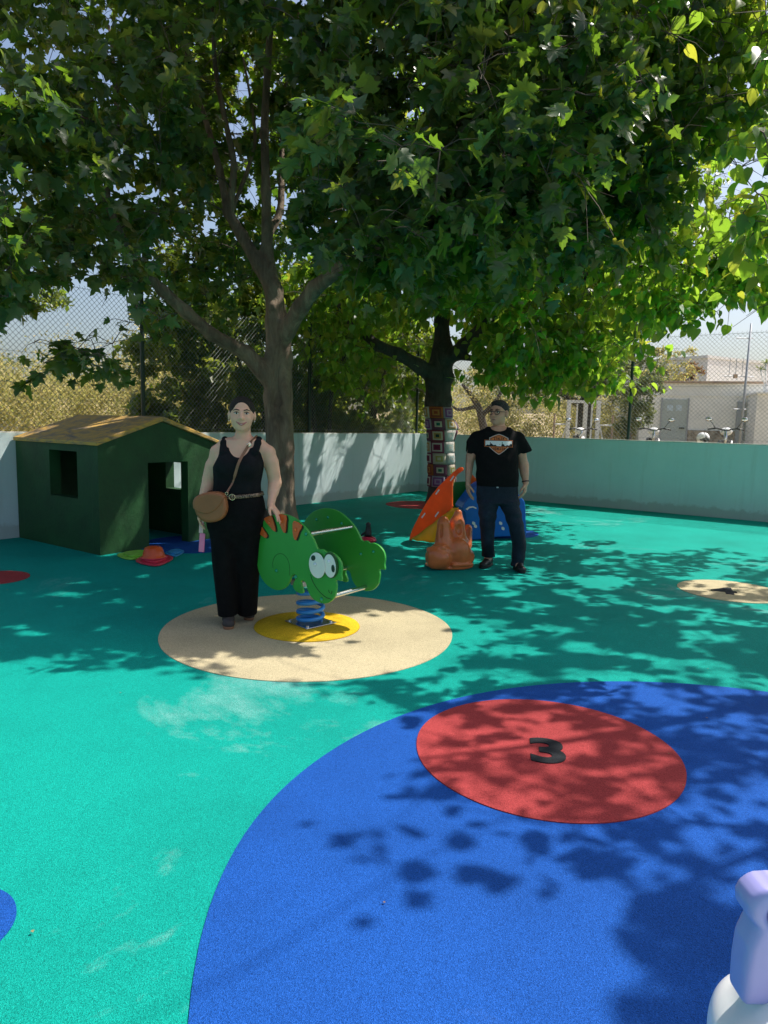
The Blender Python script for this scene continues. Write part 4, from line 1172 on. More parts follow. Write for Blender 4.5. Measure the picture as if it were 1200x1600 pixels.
# dark leaning tree behind the left fence
b0 = V(345, 690, 14.5); b0.z = tz(b0.x, b0.y) - 0.05
bush_tree('leaning_tree', 'dark bare leaning tree behind the fence left of the woman', b0,
    [([b0, V(330, 620, 14.5), V(305, 570, 14.5), V(275, 530, 14.4), V(245, 480, 14.3)], [0.16, 0.13, 0.10, 0.07, 0.03]),
     ([V(318, 595, 14.5), V(290, 590, 14.3), V(262, 570, 14.2), V(250, 545, 14.2)], [0.06, 0.05, 0.035, 0.02]),
     ([V(305, 570, 14.5), V(312, 520, 14.6), V(300, 470, 14.7), V(320, 430, 14.8)], [0.06, 0.05, 0.035, 0.02])],
    [(V(300, 470, 14.6), (1.2, 1.0, 0.7), 500), (V(360, 560, 15.2), (0.7, 0.8, 0.9), 900), (V(60, 470, 14), (0.9, 0.8, 0.6), 500)], 0.12, MAT['hedge'], MAT['bark_dark'])
# leafy thicket right behind the left wall
hb = C0 + NL * 1.6 + DL * 2.6; hb.z = tz(hb.x, hb.y)
hs = []
for k in range(84):
    p = C0 + NL * rnd.uniform(0.9, 2.4) + DL * rnd.uniform(-2.3, 5.6); hs.append(((p.x, p.y, rnd.uniform(0.8, 4.0)), (0.75, 0.75, 0.75), 800))
stems = []
for k in range(7):
    p = C0 + NL * rnd.uniform(0.8, 1.8) + DL * (0.3 + k * 0.6); p.z = tz(p.x, p.y) - 0.03
    stems.append(([p, p + Vector((rnd.uniform(-.2, .2), 0.1, 1.2)), p + Vector((rnd.uniform(-.5, .5), 0.2, 2.6)), p + Vector((rnd.uniform(-.8, .8), 0.2, 3.6))], [0.05, 0.045, 0.035, 0.015]))
bush_tree('thicket', 'dense green leafy thicket behind the fence between the two trees', hb, stems, hs, 0.15, MAT['hedge'], MAT['bark_dark'], 'bush', 'foliage')
# olive-like tree with dark trunk behind the gate, seen left of the fence post
b1 = V(915, 690, 26.5); b1.z = tz(b1.x, b1.y) - 0.05
bush_tree('carob_tree', 'spreading dark carob tree shading the white gate', b1,
    [([b1, V(912, 650, 26.5), V(918, 615, 26.5), V(935, 590, 26.5)], [0.32, 0.28, 0.2, 0.08]), ([V(914, 640, 26.5), V(880, 615, 26.3), V(845, 605, 26.2), V(815, 615, 26)], [0.16, 0.12, 0.08, 0.04]), ([V(916, 625, 26.5), V(960, 600, 26.3), V(985, 590, 26)], [0.14, 0.1, 0.05])],
    [(V(850, 590, 26.5), (1.7, 1.4, 0.9), 3200), (V(930, 575, 26.8), (1.8, 1.5, 1.1), 3400), (V(985, 590, 26.2), (1.2, 1.2, 1.0), 2400), (V(780, 600, 26.5), (1.4, 1.3, 0.9), 2000)], 0.13, MAT['olive'], MAT['bark_dark'])
b2_ = V(765, 690, 24); b2_.z = tz(b2_.x, b2_.y) - 0.05
bush_tree('almond_tree', 'grey dry branched tree just behind the head of the man', b2_,
    [([b2_, V(752, 650, 24), V(738, 620, 24), V(722, 600, 24)], [0.16, 0.13, 0.09, 0.04]), ([V(752, 650, 24), V(772, 630, 23.8), V(790, 600, 23.7)], [0.1, 0.07, 0.03]), ([V(745, 635, 24), V(715, 640, 23.8), V(700, 625, 23.7)], [0.07, 0.05, 0.02])],
    [(V(745, 605, 24), (1.3, 1.1, 0.7), 900), (V(800, 600, 24.2), (1.0, 1.0, 0.6), 700)], 0.10, MAT['scrub'], MAT['bark_dark'])
b3 = V(985, 690, 21.5); b3.z = tz(b3.x, b3.y) - 0.05
bush_tree('olive_shrub', 'grey green shrub growing at the left end of the cream building', b3,
    [([b3, V(984, 660, 21.5), V(990, 620, 21.5)], [0.09, 0.06, 0.02])], [(V(988, 650, 21.5), (0.55, 0.5, 0.8), 1500), (V(1000, 605, 21.6), (0.8, 0.6, 0.5), 1500), (V(975, 672, 21.4), (0.4, 0.4, 0.4), 500)], 0.11, MAT['olive'], MAT['bark_dark'], 'shrub', 'foliage')
b4 = V(1050, 690, 28.5); b4.z = tz(b4.x, b4.y) - 0.05
bush_tree('olive_tree', 'yellow green olive tree showing above the roof of the cream building', b4, [([b4, V(1045, 620, 28.5), V(1040, 570, 28.5)], [0.14, 0.1, 0.03])],
    [(V(1030, 580, 28.5), (1.2, 1.0, 0.9), 1500), (V(1050, 560, 29), (0.9, 0.8, 0.7), 800)], 0.12, MAT['scrub'], MAT['bark_dark'])
b5 = V(1082, 690, 29.0); b5.z = tz(b5.x, b5.y) - 0.05
bush_tree('rusty_shrub', 'rusty brown clipped shrub between the two buildings', b5, [([b5, V(1082, 620, 29), V(1080, 580, 29)], [0.1, 0.08, 0.03])],
    [(V(1080, 582, 29.0), (0.55, 0.5, 0.42), 1300)], 0.09, MAT['rust'], MAT['bark_dark'], 'shrub', 'foliage')
# stiff-leaved plant on the ledge of the cream building
py0 = Vector(org) + dA * (r0 + 0.45) + nA * 0.7 + Vector((0, 0, rz_ + 0.062))
yu = thing('potted_yucca', py0, 'tall thin potted yucca on the ledge of the cream building', 'plant')
MB().lathe([(0.12, 0), (0.17, 0.22), (0.18, 0.24), (0.15, 0.24)], (0, 0, 0), 14).build('pot', MAT['whitewash'], yu, 'auto')
for k in range(5):
    x = -0.3 + 0.15 * k; h_ = (0.75, 0.95, 1.0, 0.85, 0.9)[k]
    MB().tube([(x * 0.25, 0, 0.2), (x * 0.7, 0.02, 0.5), (x, 0, h_)], 0.022, 6).build('stem', MAT['whitewash'], yu, True)
    mb = MB()
    for j in range(12):
        a = j * 0.55; d_ = Vector((math.cos(a), math.sin(a) * 0.6, rnd.uniform(-0.35, 0.9))) * 0.2
        s_v = Vector((-math.sin(a), math.cos(a), 0)) * 0.02; p = Vector((x, 0, h_))
        mb.add([p - s_v, p + s_v, p + d_ * 0.6 + s_v * 0.7 + Vector((0, 0, .02)), p + d_, p + d_ * 0.6 - s_v * 0.7 + Vector((0, 0, .02))], [(0, 1, 2, 3, 4)])
    mb.build('leaf_tuft', MAT['hedge'], yu, fix=False)
# ================================================================== spring rider
def hdpe(name, c, rough=0.32): return simple(name, c, rough, 0, 0.05, 5, 0.04, 120)
MAT['rider_green'] = hdpe('green_board', (0.035, 0.30, 0.035))
MAT['rider_orange'] = hdpe('orange_board', (0.62, 0.10, 0.015))
MAT['rider_white'] = hdpe('white_board', (0.72, 0.76, 0.70))
MAT['rider_black'] = hdpe('black_board', (0.01, 0.02, 0.01))
MAT['groove'] = hdpe('engraved_groove', (0.012, 0.075, 0.012), 0.6)
MAT['cap_green'] = hdpe('green_bolt_cap', (0.01, 0.30, 0.16), 0.2)
MAT['cap_orange'] = hdpe('orange_bolt_cap', (0.75, 0.16, 0.03), 0.2)
MAT['cap_white'] = hdpe('white_bolt_cap', (0.70, 0.78, 0.82), 0.2)
MAT['spring_blue'] = simple('blue_powder_coat', (0.025, 0.22, 0.62), 0.3, 0.0, 0.05)
RC = G(485, 978); RN = Vector((0.59, 0.807, 0)).normalized(); RX = Vector((RN.y, -RN.x, 0)); RZ = Vector((0, 0, 1))
GAPW = 0.46
rider = thing('spring_rider', RC, 'green chameleon spring rider on a blue coil spring', 'spring rider')
PF = RC - RN * (GAPW / 2)
def rp(x, y):
    p = on_plane(390 + x / 5.4545, 770 + y / 5.4545, PF, RN) - PF
    return (p.dot(RX), p.z)
outl = [(80, 330), (108, 272), (158, 216), (210, 190), (270, 178), (335, 186), (400, 215), (462, 267), (520, 332), (560, 400), (588, 466), (604, 482), (628, 478), (650, 487), (668, 503), (692, 500), (730, 514), (765, 545), (790, 585), (801, 640), (795, 695),
        (800, 746), (772, 744), (750, 748), (756, 790), (750, 840), (742, 878), (715, 915), (680, 936), (640, 940), (590, 925), (550, 895), (522, 855), (506, 815), (497, 775), (480, 752), (455, 748), (452, 775), (466, 815), (472, 848), (450, 856), (410, 836), (387, 805), (386, 772), (400, 742),
        (410, 715), (402, 695), (385, 695), (368, 718), (350, 765), (325, 800), (292, 820), (255, 828), (210, 815), (165, 785), (130, 745), (105, 700), (85, 640), (75, 560), (69, 450), (72, 380)]
def soft(pts, sub=3): return [(p.x, p.y) for p in catmull([Vector((a, b, 0)) for a, b in [rp(*q_) for q_ in pts]], sub, True)]
OUT = soft(outl, 3)
offF, offB = -RN * (GAPW / 2), RN * (GAPW / 2)
PT = 0.019
def plate(name, pts, org, t0, t1, mat, parent, bev=0.003):
    mb = MB(); mb.prism(pts, org, RX, RZ, RN, t0, t1); return mb.build(name, mat, parent, bevel=bev)
pf = plate('side_panel', OUT, offF, -PT, 0.0, MAT['rider_green'], rider, 0.004)
pb = plate('side_panel', OUT, offB, 0.0, PT, MAT['rider_green'], rider, 0.004)
stripes = [[(78, 322), (105, 262), (150, 318), (175, 358), (160, 382), (110, 346)], [(148, 220), (190, 196), (212, 192), (232, 250), (246, 310), (235, 326), (195, 280)], [(262, 184), (335, 190), (336, 260), (331, 328), (315, 332), (286, 270)], [(402, 236), (470, 276), (446, 330), (420, 400), (398, 368), (392, 290)]]
caps_s = [(103, 318), (195, 250), (298, 242), (418, 310)]
def dome(name, x, y, r_, mat, parent, lift=PT, side=-1, org=offF):
    u, z = rp(x, y); mb = MB(); rot = Matrix((RX, RZ, RN * side)).transposed()
    mb.lathe([(r_, 0.0005), (r_ * 0.95, 0.004), (r_ * 0.6, 0.009), (r_ * 0.15, 0.0105)], org + RX * u + RZ * z + RN * side * lift, 14, rot)
    return mb.build(name, mat, parent, True)
for st, cp in zip(stripes, caps_s):
    blk = [(x + 9, y + 7) for x, y in st]
    s1 = plate('stripe_shadow', soft(blk, 2), offF, -PT - 0.004, -PT - 0.0003, MAT['rider_black'], rider, 0)  # black plate offset behind the raised stripe, stands in for its shadow
    s2 = plate('back_stripe', soft(st, 2), offF, -PT - 0.013, -PT - 0.0045, MAT['rider_orange'], rider, 0.002)
    dome('bolt_cap', *cp, 0.012, MAT['cap_orange'], s2, PT + 0.013)
def oval(cx, cy, a, b, tilt=0.0, n=28):
    return [(cx + a * math.cos(t) * math.cos(tilt) - b * math.sin(t) * math.sin(tilt), cy + a * math.cos(t) * math.sin(tilt) + b * math.sin(t) * math.cos(tilt)) for t in [2 * math.pi * i / n for i in range(n)]]
def plain(pts): return [rp(*q_) for q_ in pts]
ring = plate('eye_surround', plain(oval(712, 612, 62, 112, -0.12)), offF, -PT - 0.0085, -PT - 0.0003, MAT['groove'], rider, 0)
e1 = plate('eye', plain(oval(708, 618, 50, 100, -0.12)), offF, -PT - 0.012, -PT - 0.0088, MAT['rider_white'], rider, 0.001)
e2 = plate('eye', plain(oval(604, 612, 67, 110, -0.16)), offF, -PT - 0.018, -PT - 0.0122, MAT['rider_white'], rider, 0.002)
plate('pupil', plain(oval(738, 640, 14, 32, -0.1)), offF, -PT - 0.0145, -PT - 0.0122, MAT['rider_black'], e1, 0)
plate('pupil', plain(oval(575, 549, 18, 23, 0)), offF, -PT - 0.0205, -PT - 0.0182, MAT['rider_black'], e2, 0)
dome('bolt_cap', 590, 602, 0.013, MAT['cap_white'], e2, PT + 0.018); dome('bolt_cap', 703, 580, 0.013, MAT['cap_white'], e1, PT + 0.012)
for c in ((246, 660), (411, 712), (497, 350), (630, 902)): dome('bolt_cap', *c, 0.013, MAT['cap_green'], rider)
# engraved lines
def groove(pts, w=0.0028):
    P = [offF + RX * u + RZ * z - RN * (PT + 0.0003) for u, z in [(p.x, p.y) for p in catmull([Vector((*rp(*q_), 0)) for q_ in pts], 6)]]
    MB().tube(P, w, 6).build('engraved_line', MAT['groove'], pf, True)
groove([(217, 640), (214, 590), (232, 540), (270, 516), (312, 528), (345, 575), (358, 640), (356, 700)], 0.0018)
groove([(536, 692), (556, 755), (605, 830), (665, 885), (714, 902)])
groove([(690, 822), (693, 840), (700, 848)], 0.003); groove([(718, 832), (716, 848), (708, 858)], 0.003); groove([(516, 622), (530, 622), (540, 626)], 0.0018)
for (x, y) in ((165, 20), (0, 0)): pass
for c in ((200, 280), (300, 262), (420, 320), (590, 600), (700, 580)): dome('bolt_cap', *c, 0.011, MAT['cap_green'], pb, 0.0005, -1, offB)
# handle bars between the boards
for c in ((505, 352), (632, 902)):
    u, z = rp(*c); p = RX * u + RZ * z
    MB().tube([p + offF + RN * 0.0005, p + offB - RN * 0.0005], 0.0165, 14).build('handle_bar', MAT['steel'], rider, 'auto')
# seat carrier, spring and anchor plate
SZ = 0.29
MB().tube([(0, 0, SZ + 0.02), (0, 0, SZ + 0.032)], 0.11, 20).build('spring_plate', MAT['steel'], rider, 'auto')
cu, cz = rp(411, 712)
for du in (-0.03, 0.06):
    MB().tube([RX * (cu + du) + offF + RZ * cz, RX * (cu + du) + offB + RZ * cz], 0.014, 10).build('cross_bar', MAT['steel'], rider, 'auto')
MB().box(RZ * (SZ + 0.055), (0.12, 0.3, 0.04), Matrix.Rotation(math.atan2(RX.y, RX.x), 3, 'Z')).build('carrier', MAT['grey_metal'], rider, bevel=0.004)
MB().box(RZ * (cz + 0.035), (0.22, GAPW - 0.01, 0.028), Matrix.Rotation(math.atan2(RX.y, RX.x), 3, 'Z')).build('seat_board', MAT['rider_green'], rider, bevel=0.004)
pts = []; turns = 4.1
for i in range(int(turns * 22) + 1):
    a = i / 22 * 2 * math.pi + 0.6; s = i / (turns * 22)
    zz = 0.045 + (SZ - 0.045) * (0.5 * s + 0.5 * (s * s * (3 - 2 * s))) if False else 0.044 + (SZ - 0.034) * (s ** 1.25)
    pts.append((0.092 * math.cos(a), 0.092 * math.sin(a), zz))
MB().tube(pts, 0.0155, 9).build('spring', MAT['spring_blue'], rider, True)
MB().box((0, 0, 0.030), (0.27, 0.27, 0.010), Matrix.Rotation(0.75, 3, 'Z')).build('anchor_plate', MAT['steel'], rider, bevel=0.002)
for k in range(4):
    a = 0.75 + math.pi / 4 + k * math.pi / 2
    MB().tube([(0.15 * math.cos(a), 0.15 * math.sin(a), 0.0355), (0.15 * math.cos(a), 0.15 * math.sin(a), 0.047)], 0.011, 6).build('anchor_bolt', MAT['steel'], rider)

# ================================================================== plastic play climber behind the man
MAT['p_orange'] = simple('orange_plastic', (0.85, 0.17, 0.01), 0.33, 0, 0.08, 6, 0.1, 30)
MAT['p_yellow'] = simple('yellow_plastic', (0.80, 0.48, 0.015), 0.33, 0, 0.06, 6, 0.1, 30)
MAT['p_blue'] = simple('blue_plastic', (0.012, 0.19, 0.66), 0.3, 0, 0.06, 6, 0.1, 30)
MAT['p_green'] = simple('green_plastic', (0.015, 0.22, 0.035), 0.33, 0, 0.06, 6, 0.1, 30)
for k_ in ('p_orange', 'p_yellow', 'p_blue', 'p_green'):
    nt = MAT[k_].node_tree; b_ = nt.nodes['Principled BSDF']; tr_n = nd(nt, 'ShaderNodeBsdfTranslucent'); mxs = nd(nt, 'ShaderNodeMixShader'); mxs.inputs[0].default_value = 0.45 if k_ in ('p_orange', 'p_yellow') else 0.3
    nt.links.new(b_.inputs['Base Color'].links[0].from_socket, tr_n.inputs['Color'])
    nt.links.new(b_.outputs[0], mxs.inputs[1]); nt.links.new(tr_n.outputs[0], mxs.inputs[2]); nt.links.new(mxs.outputs[0], nt.nodes['Material Output'].inputs['Surface'])
k3 = 5.4545
def c3(x, y): return (630 + x / k3, 700 + y / k3)
CA = G(*c3(55, 788)); CB = G(*c3(500, 700)); 
climb = thing('play_climber', Vector((CB.x, CB.y, 0)), 'orange, yellow, blue and green plastic play climber behind the man', 'climber')
def flat_part(name, pxs, p0, nrm, t, mat, bev=0.006, sub=2, parent=None, corner=False):
    n = Vector(nrm).normalized(); ax = Vector((n.y, -n.x, 0)).normalized(); p0 = Vector(p0)
    P = []
    for q_ in pxs:
        v = on_plane(*c3(*q_), p0, n) - p0; P.append((v.dot(ax), max(v.z, 0.004 - p0.z)))
    if not corner: P = [(v.x, max(v.y, 0.004 - p0.z)) for v in catmull([Vector((a, b, 0)) for a, b in P], sub, True)]
    mb = MB(); mb.prism(P, p0 - climb.location, ax, (0, 0, 1), n, 0, t)
    return mb.build(name, mat, parent or climb, bevel=bev)
YC = 9.05
sail = flat_part('orange_sail', [(50, 785), (75, 700), (130, 590), (200, 460), (290, 340), (380, 250), (440, 195), (480, 165), (505, 170), (505, 193), (470, 216), (440, 250), (418, 300), (416, 400), (416, 480), (410, 515), (300, 600), (180, 700), (70, 786)], (CA.x, CA.y, 0), (-0.45, -0.9, 0), -0.035, MAT['p_orange'], 0.01)
for (x, y) in ((285, 370), (165, 570), (280, 560), (410, 255)):
    flat_part('slot', [(x - 12, y + 22), (x + 18, y - 20), (x + 26, y - 12), (x - 4, y + 30)], Vector((CA.x, CA.y, 0)) + Vector((-0.45, -0.9, 0)).normalized() * 0.001, (-0.45, -0.9, 0), 0.002, MAT['white_plastic'], 0, 1, sail, True)
# yellow scoop: sheet bent from the sail's foot to the floor
A_ = [on_plane(*c3(*q_), (CA.x, CA.y, 0), Vector((-0.45, -0.9, 0)).normalized()) for q_ in ((60, 786), (180, 700), (300, 605), (410, 520), (470, 505))]
B_ = [G(*c3(*q_)) + Vector((0, 0, 0.012)) for q_ in ((70, 790), (160, 800), (270, 812), (400, 800), (520, 780))]
NU, NV = 13, 9; vv = []
cA, cB_ = catmull(A_, 3), catmull(B_, 3)
for i in range(NU):
    for j in range(NV):
        s = j / (NV - 1); p = cA[i].lerp(cB_[i], s); p = p + Vector((0, -0.02, -0.05)) * math.sin(math.pi * s) * (i / NU)
        p.z = max(p.z, 0.012) + 0.006 * math.sin(i * 2.2); vv.append(p - climb.location)
ff = [(i * NV + j, i * NV + j + 1, (i + 1) * NV + j + 1, (i + 1) * NV + j) for i in range(NU - 1) for j in range(NV - 1)]
me = bpy.data.meshes.new('yellow_scoop'); me.from_pydata([tuple(p) for p in vv], [], ff); me.polygons.foreach_set('use_smooth', np.ones(len(ff), bool))
o = put('yellow_scoop', me, MAT['p_yellow'], climb); sm = o.modifiers.new('thick', 'SOLIDIFY'); sm.thickness = 0.018; sm.offset = 1
flat_part('green_panel', [(430, 330), (470, 290), (600, 290), (640, 330), (640, 640), (425, 640)], (0, 9.55, 0), (0.1, -1, 0), -0.04, MAT['p_green'], 0.01, 3)
flat_part('orange_fin', [(560, 215), (590, 225), (640, 280), (700, 330), (700, 480), (570, 480), (575, 330)], (0, 9.42, 0), (0.2, -1, 0), -0.04, MAT['p_orange'], 0.01, 2)
hump = flat_part('blue_hump', [(500, 510), (560, 425), (625, 345), (720, 290), (830, 290), (940, 350), (1010, 425), (1040, 470), (1046, 600), (1048, 742), (1000, 748), (800, 758), (640, 792), (545, 785), (532, 640), (530, 560)], (0, 8.95, 0), (0.12, -1, 0), -0.42, MAT['p_blue'], 0.03, 2)
flat_part('white_swoosh', [(532, 520), (560, 500), (595, 495), (625, 510), (622, 520), (595, 507), (565, 512), (545, 530)], Vector((0, 8.95, 0)) + Vector((0.12, -1, 0)).normalized() * 0.0015, (0.12, -1, 0), 0.003, MAT['white_plastic'], 0, 1, hump)
for x, y in ((615, 665), (850, 685), (600, 640), (830, 640)):
    flat_part('foothold', [(x - 10, y - 14), (x + 12, y - 6), (x + 10, y + 16), (x - 12, y + 8)], Vector((0, 8.95, 0)) + Vector((0.12, -1, 0)).normalized() * 0.001, (0.12, -1, 0), 0.006, MAT['white_plastic'], 0.001, 2, hump)

# ================================================================== orange rocking animal by the man's feet
MAT['toy_orange'] = simple('worn_orange_plastic', (0.66, 0.16, 0.045), 0.28, 0, 0.14, 7, 0.12, 30)
TO = G(*c3(400, 1030)); YT = TO.y
def ct(x, y, dy=0.0): return np.array(V(*c3(x, y), YT)) - np.array(TO) + np.array((0, dy, 0))
u = 1.0 / k3 * YT / FPX            # metres in one crop unit
f = Field((-0.36, -0.26, -0.02), (0.36, 0.55, 0.78), 0.0075)
f.ell(ct(300, 925, -0.03), (116 * u, 0.14, 110 * u), 0.04)                       # snout
f.ell(ct(250, 890, -0.12), (44 * u, 0.03, 40 * u), 0.04); f.ell(ct(250, 965, -0.12), (44 * u, 0.03, 44 * u), 0.04)
f.ell(ct(470, 940, 0.10), (150 * u, 0.17, 105 * u), 0.05)                        # body
f.ell(ct(400, 1015, 0.12), (210 * u, 0.2, 36 * u), 0.03)                         # base flare
f.cone(ct(215, 855, -0.08), ct(330, 835, -0.10), 0.026, 0.028, 0.02); f.cone(ct(330, 835, -0.10), ct(410, 880, -0.06), 0.028, 0.018, 0.02)   # brow ridge
f.cone(ct(350, 820, 0.03), ct(348, 650, 0.04), 82 * u, 54 * u, 0.04)             # near ear
f.cone(ct(348, 650, 0.04), ct(345, 622, 0.05), 54 * u, 38 * u, 0.02)
f.cone(ct(470, 810, 0.12), ct(470, 660, 0.14), 88 * u, 64 * u, 0.04)             # far ear
f.cone(ct(470, 660, 0.14), ct(482, 570, 0.15), 62 * u, 34 * u, 0.03)
f.cone(ct(540, 850, 0.22), ct(575, 720, 0.26), 70 * u, 40 * u, 0.04)             # saddle back
f.ell(ct(480, 870, -0.02), (90 * u, 0.07, 100 * u), 0.05)
f.cone(ct(425, 985, -0.075), ct(580, 985, -0.03), 0.022, 0.018, 0.02)
f.ell(ct(322, 700, -0.035), (14 * u, 0.03, 60 * u), 0.012, 'sub')
f.ell(ct(480, 700, 0.05), (30 * u, 0.03, 45 * u), 0.015, 'sub')
toyo = thing('rocking_animal', TO, 'glossy orange plastic rocking animal lying beside the man', 'ride-on toy')
# keep it on the floor
f.F[:, :, :] = np.maximum(f.F, (0.004 - f.ax[2])[None, None, :])
put('body', f.mesh('body'), MAT['toy_orange'], toyo)
for x in (232, 300):
    MB().ball(ct(x, 872, -0.135), (0.012, 0.008, 0.012)).build('eye', MAT['toy_orange'], toyo, True)

# ================================================================== lilac and white ride-on close to the camera
MAT['lilac'] = simple('lilac_plastic', (0.34, 0.33, 0.66), 0.35, 0, 0.04, 6)
YP = 1.12
PO = V(1232, 1590, YP); PO = Vector((PO.x, PO.y + 0.02, 0))
ro2 = thing('ride_on_toy', PO, 'lilac and white plastic ride-on toy cut off by the right edge', 'ride-on toy')
zb_ = V(1160, 1568, YP).z; zt_ = V(1200, 1382, YP).z; xl = V(1164, 1480, YP).x - PO.x; xt = V(1167, 1405, YP).x - PO.x; xw = V(1180, 1436, YP).x - PO.x
f = Field((-0.26, -0.64, 0.0), (0.36, 0.2, zt_ + 0.06), 0.008)
f.ell((0.02, -0.20, zb_ - 0.105), (0.175, 0.36, 0.12), 0.03)
f.cone((0.03, -0.02, zb_ - 0.10), (0.03, 0.0, zb_ - 0.03), 0.10, 0.085, 0.04)
f.cone((0.03, -0.02, zb_ - 0.16), (0.03, 0.02, 0.09), 0.07, 0.06, 0.04)
f.cone((0.03, -0.42, zb_ - 0.16), (0.03, -0.44, 0.09), 0.07, 0.06, 0.04)
put('white_body', f.mesh('white_body'), MAT['white_plastic'], ro2)
for sx in (-0.07, 0.13):
    P = [(sx, -0.60 + 0.75 * i / 14, 0.022 + 0.09 * ((i - 7) / 7) ** 2) for i in range(15)]
    MB().tube(P, 0.021, 10).build('rocker', MAT['lilac'], ro2, True)
for y in (0.0, -0.43): MB().tube([(-0.07, y, 0.045), (0.13, y, 0.045)], 0.02, 10).build('rocker_bar', MAT['lilac'], ro2, True)
H_ = zt_ - zb_
half = [(0.0, 0.0), (xl * 0.94, 0.012), (xl * 1.0, 0.04), (xl * 1.02, H_ * 0.30), (xl * 0.98, H_ * 0.5), (xw * 1.0, H_ * 0.66), (xt * 1.0, H_ * 0.76), (xt * 1.03, H_ * 0.85), (xt * 0.86, H_ * 0.95), (xt * 0.5, H_ * 0.995)]
cxh = V(1215, 1425, YP).x - PO.x
outh = [(x, z) for x, z in half] + [(2 * cxh - x, z) for x, z in half[::-1]][0:-1]
P = [(v.x, v.y) for v in catmull([Vector((a, b, 0)) for a, b in outh[1:]], 3, True)]
f = Field((-0.2, -0.1, zb_ - 0.03), (0.26, 0.1, zt_ + 0.03), 0.005)
zc = V(1206, 1428, YP).z
def head_fn(x, y, z):
    # rounded board following the half outline, with a hand hole
    wb_, ww_, wt_ = cxh - xl, cxh - xw, cxh - xt
    hz = np.array((0, 0.05, 0.3, 0.5, 0.66, 0.76, 0.84, 0.91, 0.96, 0.985, 1.0)) * H_ + zb_; hx = np.array((wb_ * 0.86, wb_, wb_ * 1.03, wb_ * 0.97, ww_ * 0.97, wt_ * 0.97, wt_ * 1.02, wt_ * 0.90, wt_ * 0.66, wt_ * 0.42, 0.002))
    w_ = np.interp(z.ravel(), hz, hx).reshape(z.shape)
    d2 = np.maximum(np.abs(x - cxh) - w_, np.maximum(zb_ - z, z - zt_))
    hole = np.sqrt((x - cxh) ** 2 + ((z - zc) * 1.05) ** 2) - 0.0165
    d2 = np.maximum(d2, -hole)
    a, b = d2 + 0.014, np.abs(y) - 0.030 + 0.014
    return np.minimum(np.maximum(a, b), 0) + np.sqrt(np.maximum(a, 0) ** 2 + np.maximum(b, 0) ** 2) - 0.014
f.put(head_fn, (-0.18, -0.06, zb_ - 0.01), (0.24, 0.06, zt_ + 0.01), 0.0)
hd = put('head_board', f.mesh('head_board'), MAT['lilac'], ro2)
mb = MB()
for s in (-1,):
    pts = [(cxh + 0.0175 * math.cos(a), -0.0295, zc + 0.0168 * math.sin(a)) for a in [2 * math.pi * i / 24 for i in range(25)]]
    mb.tube(pts, 0.003, 6)
mb.build('hole_rim', MAT['white_plastic'], hd, True)

# ================================================================== small toys on the floor
MAT['t_red'] = simple('pink_red_plastic', (0.62, 0.03, 0.07), 0.35); MAT['t_lime'] = simple('lime_plastic', (0.22, 0.55, 0.05), 0.4, 0, 0.25, 14)
MAT['t_blue'] = simple('sky_blue_plastic', (0.03, 0.28, 0.58), 0.4, 0, 0.35, 12); MAT['t_orange'] = simple('orange_red_plastic', (0.70, 0.09, 0.015), 0.35)
def floor_tile(name, label, pxs, h, mat, cat, z0=0.0055):
    P = [G(*q_) for q_ in pxs]; c = sum(P, Vector()) / len(P)
    o = thing(name, (c.x, c.y, z0), label, cat)
    out = [(p.x, p.y) for p in catmull([p - c for p in P], 4, True)]
    mb = MB(); mb.prism(out, (0, 0, 0), (1, 0, 0), (0, 1, 0), (0, 0, 1), 0, h * 0.45); mb.build('base', mat, o, bevel=0.006)
    mb = MB(); mb.prism([(x * 0.7, y * 0.7) for x, y in out], (0, 0, 0), (1, 0, 0), (0, 1, 0), (0, 0, 1), h * 0.45 + 0.0005, h); mb.build('raised_face', mat, o, bevel=0.004)
    return o, c
floor_tile('play_mat', 'lime green flat play tile by the playhouse door', [(183, 868), (222, 862), (248, 866), (206, 876)], 0.03, MAT['t_lime'], 'play tile')
tray, tc = floor_tile('play_tray', 'pink red square tray on the floor by the playhouse', [(212, 877), (240, 868), (271, 873), (250, 885), (228, 884)], 0.035, MAT['t_red'], 'tray')
floor_tile('play_mat', 'sky blue flat play tile by the playhouse door', [(258, 865), (275, 860), (288, 863), (274, 871)], 0.025, MAT['t_blue'], 'play tile')
cap = thing('plastic_bowl', (tc.x, tc.y - 0.005, 0.0412), 'upturned orange red plastic bowl resting on the pink tray', 'bowl')
MB().lathe([(0.128, 0.0), (0.125, 0.012), (0.112, 0.02), (0.108, 0.05), (0.088, 0.105), (0.06, 0.118), (0.01, 0.12)], (0, 0, 0), 28).build('bowl', MAT['t_orange'], cap, True)
MB().lathe([(0.13, 0.0), (0.134, 0.006), (0.128, 0.011)], (0, 0, 0), 28).build('rim', MAT['t_red'], cap, True)
pt = G(575, 846); bt = thing('toy_figure', (pt.x, pt.y, 0.001), 'small black toy with a red base lying behind the spring rider', 'toy')
MB().lathe([(0.10, 0), (0.11, 0.02), (0.09, 0.05), (0.05, 0.065)], (0, 0, 0), 16).build('base', MAT['t_red'], bt, 'auto')
MB().lathe([(0.05, 0.0655), (0.045, 0.10), (0.035, 0.16), (0.028, 0.20), (0.034, 0.225), (0.01, 0.245)], (0, 0, 0), 12).build('body', MAT['dark'], bt, True)
MB().tube([(-0.02, 0, 0.12), (-0.07, 0, 0.09), (-0.09, 0, 0.07)], [0.018, 0.014, 0.01], 8).build('arm', MAT['dark'], bt, True)

